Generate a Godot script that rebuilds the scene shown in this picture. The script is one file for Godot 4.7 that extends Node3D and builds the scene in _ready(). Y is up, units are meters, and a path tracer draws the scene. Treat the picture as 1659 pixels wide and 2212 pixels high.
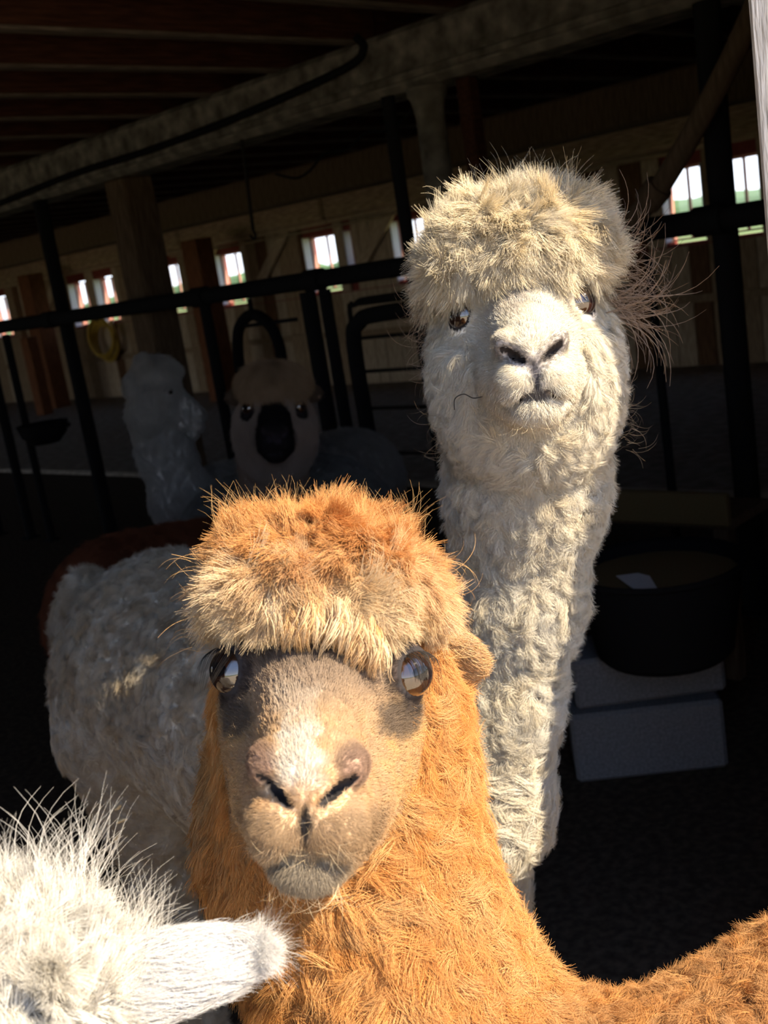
extends Node3D
# Alpacas in the doorway of an old dairy barn, in hard sunlight, the barn dark behind them.
# Barn axes: u runs down the length of the barn, w across it towards the window wall, y up.

const UP := Vector3.UP
const YAW := deg_to_rad(45.0)
var U := Vector3(-sin(YAW), 0, -cos(YAW))
var W := Vector3(cos(YAW), 0, -sin(YAW))
var BARN := Basis(U, UP, W)
const EYE := Vector3(0, 1.4, 0)

const OPEN_U := 0.55     # plane of the gable wall with the wide doorway
const NEAR_W := -2.6     # wall on the near side (out of view)
const BACK_W := 9.36     # inner face of the window wall
const FAR_U := 24.0
const CEIL := 2.5

var rng := RandomNumberGenerator.new()
var fuzz := FastNoiseLite.new()
var boxes := {}
var M := {}
var taken := {}

# ---------------------------------------------------------------- camera, sky, sun
func look() -> void:
	var cam := Camera3D.new()
	cam.name = "camera"
	add_child(cam)
	cam.position = EYE
	cam.rotation_degrees = Vector3(-12.6, 0, -9.0)
	var lens := CameraAttributesPhysical.new()
	lens.frustum_focal_length = 26.04
	lens.frustum_near = 0.05
	lens.frustum_far = 600.0
	lens.exposure_aperture = 7.0
	lens.frustum_focus_distance = 1.0
	cam.attributes = lens
	cam.current = true

	var env := Environment.new()
	env.background_mode = Environment.BG_SKY
	var sky := ProceduralSkyMaterial.new()
	sky.sky_top_color = Color(0.54, 0.65, 0.83)
	sky.sky_horizon_color = Color(0.88, 0.905, 0.94)
	sky.ground_horizon_color = Color(0.45, 0.47, 0.42)
	sky.ground_bottom_color = Color(0.3, 0.29, 0.25)
	sky.sky_curve = 0.16
	sky.energy_multiplier = 2.4
	var s := Sky.new()
	s.sky_material = sky
	env.sky = s
	env.tonemap_mode = Environment.TONE_MAPPER_LINEAR
	env.tonemap_exposure = 1.55
	env.sdfgi_enabled = true
	env.ssao_enabled = true
	env.ssil_enabled = true
	var we := WorldEnvironment.new()
	we.name = "world_environment"
	we.environment = env
	add_child(we)

	var sun := DirectionalLight3D.new()
	sun.name = "sun"
	add_child(sun)
	var towards := Vector3(0.88 * cos(SUN_EL), sin(SUN_EL), 0.475 * cos(SUN_EL)).normalized()
	sun.look_at_from_position(towards * 30.0, Vector3.ZERO, UP)
	sun.light_energy = 3.5
	sun.light_color = Color(1.0, 0.94, 0.83)
	sun.light_angular_distance = 0.53
	sun.shadow_enabled = true

const SUN_EL := deg_to_rad(46.0)

# ---------------------------------------------------------------- small helpers
func bp(u: float, y: float, w: float) -> Vector3:
	return U * u + W * w + UP * y

func numbered(called: String) -> String:
	var n: int = taken.get(called, -1) + 1
	taken[called] = n
	return called if n == 0 else "%s_%03d" % [called, n]

func thing(called: String, label: String, category: String, at: Vector3, turn := Basis(), group := "") -> Node3D:
	var o := Node3D.new()
	o.name = numbered(called)
	add_child(o)
	o.transform = Transform3D(turn, at)
	o.set_meta("label", label)
	o.set_meta("category", category)
	if group:
		o.set_meta("group", group)
	return o

func setting(called: String, label := "", at := Vector3.ZERO, turn := Basis()) -> Node3D:
	var o := Node3D.new()
	o.name = called
	add_child(o)
	o.transform = Transform3D(turn, at)
	o.set_meta("kind", "structure")
	if label:
		o.set_meta("label", label)
	return o

func part(parent: Node3D, called: String, mesh: Mesh, mat: Material, at := Vector3.ZERO, turn := Basis()) -> MeshInstance3D:
	var o := MeshInstance3D.new()
	o.name = called
	o.mesh = mesh
	o.material_override = mat
	o.transform = Transform3D(turn, at)
	parent.add_child(o, true)
	return o

func col(r: float, g: float, b: float) -> Color:      # a base colour given in linear values
	return Color(r, g, b).linear_to_srgb()

func noise_tex(seed_: int, freq: float, low: Color, high: Color, size := 512) -> NoiseTexture2D:
	var n := FastNoiseLite.new()
	n.seed = seed_
	n.frequency = freq
	n.fractal_octaves = 5
	var g := Gradient.new()
	g.set_color(0, low)
	g.set_color(1, high)
	var t := NoiseTexture2D.new()
	t.width = size
	t.height = size
	t.seamless = true
	t.noise = n
	t.color_ramp = g
	return t

func surface(called: String, low: Color, high: Color, scale: Vector3, rough := 0.9, freq := 0.012, bump := 0.0, seed_ := 1) -> StandardMaterial3D:
	var m := StandardMaterial3D.new()
	m.resource_name = called
	m.albedo_texture = noise_tex(seed_, freq, low.linear_to_srgb(), high.linear_to_srgb())
	m.uv1_triplanar = true
	m.uv1_scale = scale
	m.roughness = rough
	m.metallic_specular = 0.3
	if bump > 0.0:
		m.heightmap_enabled = true
		m.heightmap_texture = noise_tex(seed_ + 7, freq * 1.6, Color.BLACK, Color.WHITE)
		m.heightmap_scale = bump
	return m

func plain(called: String, c: Color, rough := 0.8, metal := 0.0) -> StandardMaterial3D:
	var m := StandardMaterial3D.new()
	m.resource_name = called
	m.albedo_color = c.linear_to_srgb()
	m.roughness = rough
	m.metallic = metal
	m.metallic_specular = 0.35
	return m

# a box with chamfered edges, centred; shared between pieces of one size
func box(size: Vector3, c := 0.006) -> ArrayMesh:
	var key := "%.3f %.3f %.3f %.4f" % [size.x, size.y, size.z, c]
	if boxes.has(key):
		return boxes[key]
	var st := SurfaceTool.new()
	st.begin(Mesh.PRIMITIVE_TRIANGLES)
	add_box(st, Vector3.ZERO, size, c)
	boxes[key] = st.commit()
	return boxes[key]

func tri(st: SurfaceTool, a: Vector3, b: Vector3, c: Vector3, out: Vector3) -> void:
	var n := (b - a).cross(c - a)
	if n.dot(out) < 0.0:
		n = -n
	else:
		var t := b
		b = c
		c = t
	n = n.normalized()
	for p: Vector3 in [a, b, c]:
		st.set_normal(n)
		st.add_vertex(p)

func add_box(st: SurfaceTool, at: Vector3, size: Vector3, c := 0.006) -> void:
	var h := size * 0.5
	c = minf(c, minf(h.x, minf(h.y, h.z)) * 0.8)
	for ax in 3:
		var bx := (ax + 1) % 3
		var cx := (ax + 2) % 3
		for s: float in [-1.0, 1.0]:
			var q := []
			for e: Array in [[-1, -1], [1, -1], [1, 1], [-1, 1]]:
				var p := Vector3.ZERO
				p[ax] = s * h[ax]
				p[bx] = e[0] * (h[bx] - c)
				p[cx] = e[1] * (h[cx] - c)
				q.append(p)
			var out := Vector3.ZERO
			out[ax] = s
			tri(st, at + q[0], at + q[1], at + q[2], out)
			tri(st, at + q[0], at + q[2], at + q[3], out)
			# edges shared with the next axis
			for t: float in [-1.0, 1.0]:
				var r := []
				for e: Array in [[0, -1], [0, 1], [1, 1], [1, -1]]:
					var p := Vector3.ZERO
					p[ax] = s * (h[ax] - (c if e[0] == 1 else 0.0))
					p[bx] = t * (h[bx] - (0.0 if e[0] == 1 else c))
					p[cx] = e[1] * (h[cx] - c)
					r.append(p)
				var o2 := Vector3.ZERO
				o2[ax] = s
				o2[bx] = t
				tri(st, at + r[0], at + r[1], at + r[2], o2)
				tri(st, at + r[0], at + r[2], at + r[3], o2)
	for sx: float in [-1.0, 1.0]:
		for sy: float in [-1.0, 1.0]:
			for sz: float in [-1.0, 1.0]:
				var s := Vector3(sx, sy, sz)
				var a := s * Vector3(h.x, h.y - c, h.z - c)
				var b := s * Vector3(h.x - c, h.y, h.z - c)
				var d := s * Vector3(h.x - c, h.y - c, h.z)
				tri(st, at + a, at + b, at + d, s)

# a round bar along a path, with capped ends; radius may be one number or one per point
func tube(pts: PackedVector3Array, radius: Variant, sides := 10) -> ArrayMesh:
	var st := SurfaceTool.new()
	st.begin(Mesh.PRIMITIVE_TRIANGLES)
	add_tube(st, pts, radius, sides)
	return st.commit()

func add_tube(st: SurfaceTool, pts: PackedVector3Array, radius: Variant, sides := 10) -> void:
	var rings := []
	var nors := []
	var side := Vector3.ZERO
	for i in pts.size():
		var d := (pts[mini(i + 1, pts.size() - 1)] - pts[maxi(i - 1, 0)]).normalized()
		if i == 0:
			side = d.cross(Vector3(0.31, 0.2, 0.93)).normalized()
		side = (side - d * side.dot(d)).normalized()
		var up := d.cross(side)
		var r: float = radius if radius is float else radius[i]
		var ring := PackedVector3Array()
		var nr := PackedVector3Array()
		for k in sides:
			var a := TAU * k / sides
			var n := side * cos(a) + up * sin(a)
			nr.append(n)
			ring.append(pts[i] + n * r)
		rings.append(ring)
		nors.append(nr)
	for i in pts.size() - 1:
		for k in sides:
			var k2 := (k + 1) % sides
			for e: Array in [[i, k], [i + 1, k], [i + 1, k2], [i, k], [i + 1, k2], [i, k2]]:
				st.set_normal(nors[e[0]][e[1]])
				st.add_vertex(rings[e[0]][e[1]])
	for e: Array in [[0, 1], [pts.size() - 1, pts.size() - 2]]:
		var out: Vector3 = pts[e[0]] - pts[e[1]]
		for k in sides:
			tri(st, pts[e[0]], rings[e[0]][k], rings[e[0]][(k + 1) % sides], out)

# a turned shape about y: points are (radius, height)
func lathe(profile: PackedVector2Array, sides := 24) -> ArrayMesh:
	var st := SurfaceTool.new()
	st.begin(Mesh.PRIMITIVE_TRIANGLES)
	st.set_smooth_group(-1)
	for i in profile.size() - 1:
		var a := profile[i]
		var b := profile[i + 1]
		var along := b - a
		var nn := Vector2(along.y, -along.x).normalized()
		for k in sides:
			var t0 := TAU * k / sides
			var t1 := TAU * (k + 1) / sides
			var p := []
			for e: Array in [[a, t0], [b, t0], [b, t1], [a, t1]]:
				p.append(Vector3(e[0].x * cos(e[1]), e[0].y, e[0].x * sin(e[1])))
			var n0 := Vector3(nn.x * cos(t0), nn.y, nn.x * sin(t0))
			var n1 := Vector3(nn.x * cos(t1), nn.y, nn.x * sin(t1))
			for e: Array in [[0, n0], [2, n1], [1, n0], [0, n0], [3, n1], [2, n1]]:
				st.set_normal(e[1])
				st.add_vertex(p[e[0]])
	return st.commit()

func curve(pts: PackedVector3Array, steps: int) -> PackedVector3Array:      # a smooth line through points
	var out := PackedVector3Array()
	for i in pts.size() - 1:
		var p0 := pts[maxi(i - 1, 0)]
		var p3 := pts[mini(i + 2, pts.size() - 1)]
		for k in steps:
			out.append(pts[i].cubic_interpolate(pts[i + 1], p0, p3, float(k) / steps))
	out.append(pts[pts.size() - 1])
	return out

func straw_line(n: int, f: Callable) -> PackedVector3Array:
	var out := PackedVector3Array()
	for i in n + 1:
		out.append(f.call(float(i) / n))
	return out

# ---------------------------------------------------------------- materials
func materials() -> void:
	M.board = [
		surface("weathered board", Color(0.19, 0.12, 0.065), Color(0.46, 0.33, 0.19), Vector3(5, 0.5, 5), 0.9, 0.02, 0.0, 3),
		surface("whitewashed board", Color(0.30, 0.21, 0.12), Color(0.64, 0.50, 0.33), Vector3(5, 0.5, 5), 0.9, 0.02, 0.0, 5),
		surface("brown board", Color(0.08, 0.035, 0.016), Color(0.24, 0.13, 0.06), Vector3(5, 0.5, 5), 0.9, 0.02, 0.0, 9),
	]
	M.timber = surface("hewn timber", Color(0.24, 0.165, 0.095), Color(0.68, 0.52, 0.33), Vector3(0.5, 5, 5), 0.92, 0.02, 0.0, 11)
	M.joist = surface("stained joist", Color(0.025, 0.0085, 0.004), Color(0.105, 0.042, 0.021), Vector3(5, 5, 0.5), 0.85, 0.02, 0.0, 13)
	M.joist_lit = surface("grey lath", Color(0.075, 0.06, 0.045), Color(0.22, 0.18, 0.14), Vector3(5, 5, 0.5), 0.9, 0.02, 0.0, 14)  # lighter joist tone, standing for light on the undersides
	M.red = surface("red brown post", Color(0.10, 0.035, 0.014), Color(0.30, 0.12, 0.05), Vector3(5, 0.5, 5), 0.85, 0.02, 0.0, 15)
	M.beam = surface("old plastered beam", Color(0.07, 0.063, 0.05), Color(0.33, 0.305, 0.25), Vector3(1.3, 1.3, 1.3), 0.95, 0.012, 0.4, 17)
	M.old_wood = surface("old brown timber", Color(0.075, 0.05, 0.032), Color(0.20, 0.145, 0.095), Vector3(5, 0.5, 5), 0.9, 0.02, 0.0, 19)
	M.iron = plain("black pipe", Color(0.018, 0.018, 0.019), 0.75)
	M.wire = plain("dark wire", Color(0.03, 0.027, 0.024), 0.8)
	M.bedding = surface("trodden bedding", Color(0.045, 0.034, 0.025), Color(0.13, 0.10, 0.075), Vector3(2, 2, 2), 1.0, 0.03, 0.0, 21)
	M.concrete = surface("concrete aisle", Color(0.16, 0.13, 0.10), Color(0.36, 0.31, 0.25), Vector3(0.8, 0.8, 0.8), 0.9, 0.02, 0.0, 23)
	M.block = surface("cement block", Color(0.15, 0.155, 0.17), Color(0.27, 0.275, 0.29), Vector3(6, 6, 6), 0.95, 0.03, 0.0, 25)
	M.paint = surface("weathered white paint", Color(0.42, 0.40, 0.37), Color(0.74, 0.71, 0.67), Vector3(9, 1.2, 9), 0.8, 0.02, 0.2, 27)
	M.frame = plain("pale red window frame", Color(0.55, 0.27, 0.21), 0.7)
	M.reveal = plain("white window reveal", Color(0.70, 0.70, 0.70), 0.8)
	M.dirt = surface("sunlit yard dirt", Color(0.48, 0.385, 0.26), Color(0.68, 0.56, 0.40), Vector3(0.6, 0.6, 0.6), 1.0, 0.02, 0.0, 29)
	M.grass = surface("meadow", Color(0.09, 0.135, 0.04), Color(0.16, 0.22, 0.075), Vector3(0.05, 0.05, 0.05), 1.0, 0.03, 0.0, 31)
	M.leaf = surface("tree line", Color(0.035, 0.07, 0.025), Color(0.12, 0.19, 0.065), Vector3(0.15, 0.15, 0.15), 1.0, 0.09, 0.0, 33)
	M.rubber = plain("black rubber", Color(0.014, 0.014, 0.015), 0.7)
	M.hose = plain("yellow hose", Color(0.52, 0.33, 0.05), 0.5)
	M.paper = plain("white card", Color(0.62, 0.60, 0.58), 0.9)
	M.straw = plain("straw", Color(0.62, 0.47, 0.26), 0.7)
	M.hay = surface("hay", Color(0.10, 0.07, 0.03), Color(0.26, 0.19, 0.09), Vector3(12, 12, 12), 1.0, 0.04, 0.0, 35)
	M.outer = surface("red barn siding", Color(0.18, 0.04, 0.03), Color(0.32, 0.08, 0.06), Vector3(5, 0.5, 5), 0.9, 0.02, 0.0, 37)
	for dull: StandardMaterial3D in [M.iron, M.wire, M.rubber, M.old_wood, M.bedding]:
		dull.metallic_specular = 0.12
		dull.roughness = 1.0
	var g := StandardMaterial3D.new()
	g.resource_name = "window glass"
	g.transparency = BaseMaterial3D.TRANSPARENCY_ALPHA
	g.albedo_color = Color(0.9, 0.95, 0.95, 0.06)
	g.roughness = 0.05
	M.glass = g

# ---------------------------------------------------------------- the barn
# panes measured along the wall: [u from, u to, bottom, top]
const WINDOWS := [
	[4.30, 4.68, 1.16, 1.80], [4.83, 5.22, 1.16, 1.80], [6.04, 6.55, 1.16, 1.80], [8.06, 8.55, 1.16, 1.80], [9.155, 9.29, 1.40, 1.80],
	[9.44, 9.99, 1.16, 1.80], [11.15, 11.72, 1.16, 1.80], [12.48, 12.98, 1.16, 1.80], [14.08, 14.60, 1.14, 1.78], [14.80, 15.32, 1.14, 1.78], [17.25, 17.90, 1.14, 1.78],
]

func barn() -> void:
	var o := setting("ground", "green meadow around the barn")
	part(o, "meadow", box(Vector3(500, 0.3, 500), 0.01), M.grass, Vector3(0, -0.19, 0))
	part(o, "yard", box(Vector3(30, 0.1, 40), 0.01), M.dirt, bp(OPEN_U - 15.0, -0.06, 3.0), BARN)
	part(o, "yard", box(Vector3(40, 0.1, 14), 0.01), M.dirt, bp(OPEN_U + 20.0, -0.06, NEAR_W - 7.15), BARN)
	o = setting("floor", "dark trodden barn floor", Vector3.ZERO, BARN)
	part(o, "bedding", box(Vector3(FAR_U - OPEN_U, 0.1, 7.6), 0.01), M.bedding, Vector3((FAR_U + OPEN_U) / 2, -0.05, 1.2))
	part(o, "aisle_slab", box(Vector3(FAR_U - OPEN_U, 0.14, 4.4), 0.02), M.concrete, Vector3((FAR_U + OPEN_U) / 2, -0.04, 7.2))

	# ceiling: boards carried by joists across the barn
	o = setting("ceiling", "", Vector3.ZERO, BARN)
	var lanes := 8
	for k in lanes:
		var wide := (9.6 - NEAR_W) / lanes
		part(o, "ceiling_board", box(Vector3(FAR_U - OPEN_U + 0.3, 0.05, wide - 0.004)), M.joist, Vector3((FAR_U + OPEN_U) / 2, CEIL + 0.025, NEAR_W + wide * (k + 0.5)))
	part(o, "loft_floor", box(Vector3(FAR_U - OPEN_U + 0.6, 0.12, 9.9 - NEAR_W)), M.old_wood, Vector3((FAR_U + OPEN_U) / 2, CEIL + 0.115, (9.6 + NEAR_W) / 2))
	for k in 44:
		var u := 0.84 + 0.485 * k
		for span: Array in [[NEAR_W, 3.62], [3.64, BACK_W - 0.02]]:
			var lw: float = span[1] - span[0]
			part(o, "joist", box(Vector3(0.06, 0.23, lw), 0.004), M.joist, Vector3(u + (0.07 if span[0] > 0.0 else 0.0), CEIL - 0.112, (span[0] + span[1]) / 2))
			part(o, "painted_lit_edge", box(Vector3(0.056, 0.014, lw), 0.003), M.joist_lit, Vector3(u + (0.07 if span[0] > 0.0 else 0.0), CEIL - 0.234, (span[0] + span[1]) / 2))  # pale strip that paints the lit underside onto each joist

	# window wall
	o = setting("wall_back", "weathered board wall with small windows", Vector3.ZERO, BARN)
	var st := SurfaceTool.new()
	st.begin(Mesh.PRIMITIVE_TRIANGLES)
	var low := 1.14
	var high := 1.80
	var mid_w := BACK_W + 0.1
	var whole := FAR_U - OPEN_U
	add_box(st, Vector3((FAR_U + OPEN_U) / 2, low / 2, mid_w), Vector3(whole, low, 0.2), 0.002)
	add_box(st, Vector3((FAR_U + OPEN_U) / 2, (high + CEIL) / 2, mid_w), Vector3(whole, CEIL - high, 0.2), 0.002)
	var from := OPEN_U
	for w: Array in WINDOWS:
		add_box(st, Vector3((from + w[0]) / 2, (low + high) / 2, mid_w), Vector3(w[0] - from, high - low, 0.2), 0.002)
		from = w[1]
		if w[2] > 1.2:
			add_box(st, Vector3((w[0] + w[1]) / 2, (low + w[2]) / 2, mid_w), Vector3(w[1] - w[0], w[2] - low, 0.2), 0.002)
	add_box(st, Vector3((from + FAR_U) / 2, (low + high) / 2, mid_w), Vector3(FAR_U - from, high - low, 0.2), 0.002)
	part(o, "sheathing", st.commit(), M.outer)
	# upright boards: full height between windows, cut at the sills below them
	rng.seed = 41
	var u2 := 2.2
	while u2 < 19.5:
		var bw: float = [0.165, 0.19, 0.21, 0.235][rng.randi() % 4]
		var a := u2
		var b := u2 + bw
		var in_window := false
		var clip_from := a
		var clip_to := b
		for w: Array in WINDOWS:
			if b > w[0] and a < w[1]:
				in_window = true
				if a < w[0]:
					clip_to = w[0]
				elif b > w[1]:
					clip_from = w[1]
				else:
					clip_to = clip_from
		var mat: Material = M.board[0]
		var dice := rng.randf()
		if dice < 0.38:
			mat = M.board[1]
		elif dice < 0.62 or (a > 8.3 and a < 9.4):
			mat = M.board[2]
		var proud := rng.randf() * 0.008
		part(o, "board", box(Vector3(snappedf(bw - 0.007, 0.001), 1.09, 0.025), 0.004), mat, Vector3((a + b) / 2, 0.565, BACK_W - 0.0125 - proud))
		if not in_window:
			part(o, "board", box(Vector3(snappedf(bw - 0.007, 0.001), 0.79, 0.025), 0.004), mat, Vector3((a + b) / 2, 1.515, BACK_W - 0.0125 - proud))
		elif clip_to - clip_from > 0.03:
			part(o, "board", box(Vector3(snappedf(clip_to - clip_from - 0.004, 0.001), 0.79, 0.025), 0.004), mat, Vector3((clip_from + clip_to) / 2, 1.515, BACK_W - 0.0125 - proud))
		u2 += bw
	# long timbers above the windows, the ledge board and the sill rail
	for k in 7:
		var a := 1.2 + 2.75 * k
		part(o, "ledge_board", box(Vector3(2.74, 0.045, 0.11), 0.006), M.board[1], Vector3(a + 1.37, 1.935, BACK_W - 0.055))
		part(o, "timber", box(Vector3(2.73, 0.27, 0.16), 0.03), M.timber, Vector3(a + 1.37, 2.10, BACK_W - 0.08))
		part(o, "timber", box(Vector3(2.73, 0.24, 0.13), 0.03), M.timber, Vector3(a + 1.37 + 0.6 * (k % 2), 2.365, BACK_W - 0.065))
		part(o, "sill_rail", box(Vector3(2.74, 0.07, 0.045), 0.006), M.board[0], Vector3(a + 1.37, 0.62 + 0.02 * (k % 2), BACK_W - 0.05))
	for n in WINDOWS.size():
		window(n + 1, WINDOWS[n])
	for a: float in [11.9, 10.5, 8.75, 6.9, 15.8]:       # slanting wind braces nailed over the boards
		part(o, "brace_board", box(Vector3(0.14, 0.85, 0.04), 0.006), M.board[1], Vector3(a, 1.66, BACK_W - 0.06), Basis(Vector3(0, 0, 1), deg_to_rad(48.0)))

	# the other walls (out of view, they keep the barn dark)
	o = setting("wall_left", "", Vector3.ZERO, BARN)
	# big doorways stand open along this side; their daylight reaches the window wall
	from = OPEN_U
	for a: float in [9.6, 14.6]:
		part(o, "sheathing", box(Vector3(a - from, CEIL, 0.15)), M.board[2], Vector3((a + from) / 2, CEIL / 2, NEAR_W - 0.075))
		from = a + 3.2
		part(o, "lintel", box(Vector3(3.2, 0.2, 0.15)), M.board[2], Vector3(a + 1.6, CEIL - 0.1, NEAR_W - 0.075))
	part(o, "sheathing", box(Vector3(FAR_U - from, CEIL, 0.15)), M.board[2], Vector3((FAR_U + from) / 2, CEIL / 2, NEAR_W - 0.075))
	o = setting("wall_end", "", Vector3.ZERO, BARN)
	part(o, "sheathing", box(Vector3(0.15, CEIL, BACK_W - NEAR_W + 0.3)), M.board[2], Vector3(FAR_U + 0.075, CEIL / 2, (BACK_W + NEAR_W) / 2))
	o = setting("wall_front", "gable wall beside the doorway", Vector3.ZERO, BARN)
	part(o, "sheathing", box(Vector3(0.06, CEIL + 0.3, BACK_W + 0.2 - 1.39)), M.outer, Vector3(OPEN_U, CEIL / 2 + 0.15, (BACK_W + 0.2 + 1.39) / 2))
	part(o, "sheathing", box(Vector3(0.06, 1.92, -1.05 - NEAR_W)), M.outer, Vector3(OPEN_U, 0.96, (-1.05 + NEAR_W) / 2))
	part(o, "lintel", box(Vector3(0.06, 0.88, 1.39 - NEAR_W)), M.outer, Vector3(OPEN_U, 2.36, (1.39 + NEAR_W) / 2))
	var dp := setting("trim_1", "weathered pale grey door post at the right edge", bp(OPEN_U, 0, 1.322), BARN)
	part(dp, "post_timber", box(Vector3(0.06, 1.92, 0.12), 0.006), M.paint, Vector3(0, 0.96, 0))

	# unseen plank leaf added out of frame, shaped to shade the tall alpaca's side
	o = setting("added_door_1", "plank leaf added for shade, out of view", Vector3.ZERO, BARN)
	for k in 2:
		part(o, "plank", box(Vector3(0.215, 2.66, 0.03), 0.004), M.outer, Vector3(OPEN_U - 0.145 - 0.22 * k, 1.36, 1.275))
	for y: float in [0.35, 2.25]:
		part(o, "batten", box(Vector3(0.42, 0.12, 0.025), 0.004), M.outer, Vector3(OPEN_U - 0.26, y, 1.302))

	# beams and posts
	var bm := thing("support_beam", "long grey plastered beam crossing overhead from the upper right", "beam", bp(12.3, 2.03, 3.62), BARN)
	part(bm, "beam_timber", box(Vector3(23.3, 0.235, 0.24), 0.025), M.beam, Vector3(0, 0.118, 0))
	part(bm, "edge_strip", box(Vector3(23.3, 0.03, 0.02), 0.004), M.beam, Vector3(0, 0.05, -0.128))
	bm = thing("support_beam", "dark wooden beam deeper in the barn, above the windows", "beam", bp(12.3, 1.99, 6.72), BARN)
	part(bm, "beam_timber", box(Vector3(23.3, 0.275, 0.24), 0.02), M.old_wood, Vector3(0, 0.138, 0))
	var pc := thing("round_column", "round grey column with a flared top under the long beam", "column", bp(2.96, 0, 3.56), BARN)
	part(pc, "shaft", lathe(PackedVector2Array([Vector2(0.062, 0), Vector2(0.060, 1.2), Vector2(0.058, 1.93)])), M.beam)
	part(pc, "capital", lathe(PackedVector2Array([Vector2(0.058, 1.90), Vector2(0.062, 1.95), Vector2(0.070, 1.985), Vector2(0.080, 2.0), Vector2(0.080, 2.03)])), M.beam)
	var pp := thing("timber_post", "slim brown timber post beside the round column", "post", bp(2.79, 0, 3.60), BARN)
	part(pp, "post_timber", box(Vector3(0.065, 2.03, 0.065), 0.006), M.joist, Vector3(0, 1.015, 0))
	pp = thing("timber_post", "thick dark square timber post under the long beam at left", "post", bp(5.13, 0, 3.62), BARN)
	part(pp, "post_timber", box(Vector3(0.19, 2.03, 0.19), 0.012), M.old_wood, Vector3(0, 1.015, 0))
	for k in 3:
		pp = thing("timber_post", ["red-brown post left of the thick square post, beside the leftmost window", "red-brown post between the fourth and fifth windows from the left", "red-brown post far left with a sunlit foot"][k], "post", bp([15.05, 11.05, 14.4][k], 0, [8.6, 8.6, 8.0][k]), BARN, "red-brown posts along the windows")
		part(pp, "post_timber", box(Vector3(0.3, 1.99, 0.26), 0.01) if k < 2 else box(Vector3(0.2, 1.1, 0.16), 0.01), M.red, Vector3(0, 1.0 if k < 2 else 0.58, 0))

	# wall far outside the windows: meadow and a tree line on the horizon
	hills()
	fittings()

func window(n: int, w: Array) -> void:
	var o := setting("window_%d" % n, "small barn window %s" % ("slit" if w[1] - w[0] < 0.2 else "with thin glazing bars"), bp((w[0] + w[1]) / 2, (w[2] + w[3]) / 2, BACK_W + 0.13), BARN)
	var wd: float = w[1] - w[0]
	var ht: float = w[3] - w[2]
	var f := 0.02
	for s: float in [-1.0, 1.0]:
		part(o, "frame_stile", box(Vector3(f, ht, 0.05), 0.003), M.frame, Vector3(s * (wd / 2 - f / 2), 0, 0))
		part(o, "frame_rail", box(Vector3(wd - 2 * f, f, 0.05), 0.003), M.frame, Vector3(0, s * (ht / 2 - f / 2), 0))
		part(o, "reveal", box(Vector3(0.012, ht, 0.12), 0.002), M.reveal, Vector3(s * (wd / 2 + 0.003), 0, -0.09))
	if wd < 0.2:
		part(o, "pane", box(Vector3(wd - 2 * f, ht - 2 * f, 0.004), 0.0005), M.glass)
		return
	var bars_y := -ht * 0.17
	part(o, "glazing_bar", box(Vector3(0.022, ht - 2 * f, 0.03), 0.003), M.frame, Vector3(0, 0, 0))
	part(o, "glazing_bar", box(Vector3(wd - 2 * f, 0.02, 0.03), 0.003), M.frame, Vector3(0, bars_y, 0.001))
	for s: float in [-1.0, 1.0]:
		var half := wd / 2 - f - 0.011
		for t: Array in [[bars_y + 0.01, ht / 2 - f], [-ht / 2 + f, bars_y - 0.01]]:
			part(o, "pane", box(Vector3(half, t[1] - t[0], 0.004), 0.0005), M.glass, Vector3(s * (half / 2 + 0.011), (t[0] + t[1]) / 2, 0))

func hills() -> void:
	var st := SurfaceTool.new()
	st.begin(Mesh.PRIMITIVE_TRIANGLES)
	fuzz.seed = 5
	fuzz.frequency = 0.02
	var n := 120
	var p := []
	for i in n + 1:
		var a := -150.0 + 420.0 * i / n
		var h := 3.4 + 1.8 * fuzz.get_noise_1d(a * 0.6) + 1.6 * fuzz.get_noise_1d(a * 5.0)
		p.append([bp(a, -0.1, 165.0), bp(a, h * 0.7, 168.0 + 2.0 * fuzz.get_noise_1d(a * 3.0 + 90.0)), bp(a, h, 174.0), bp(a, -0.1, 184.0)])
	for i in n:
		for k in 3:
			tri(st, p[i][k], p[i + 1][k], p[i + 1][k + 1], UP - W)
			tri(st, p[i][k], p[i + 1][k + 1], p[i][k + 1], UP - W)
	var o := setting("ground_rise", "distant green tree line seen through the windows")
	part(o, "tree_line", st.commit(), M.leaf)

func pipe(parent: Node3D, called: String, a: Vector3, b: Vector3, r: float, mat: Material = null) -> void:
	part(parent, called, tube(PackedVector3Array([a, b]), r, 12), mat if mat else M.iron)

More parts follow.
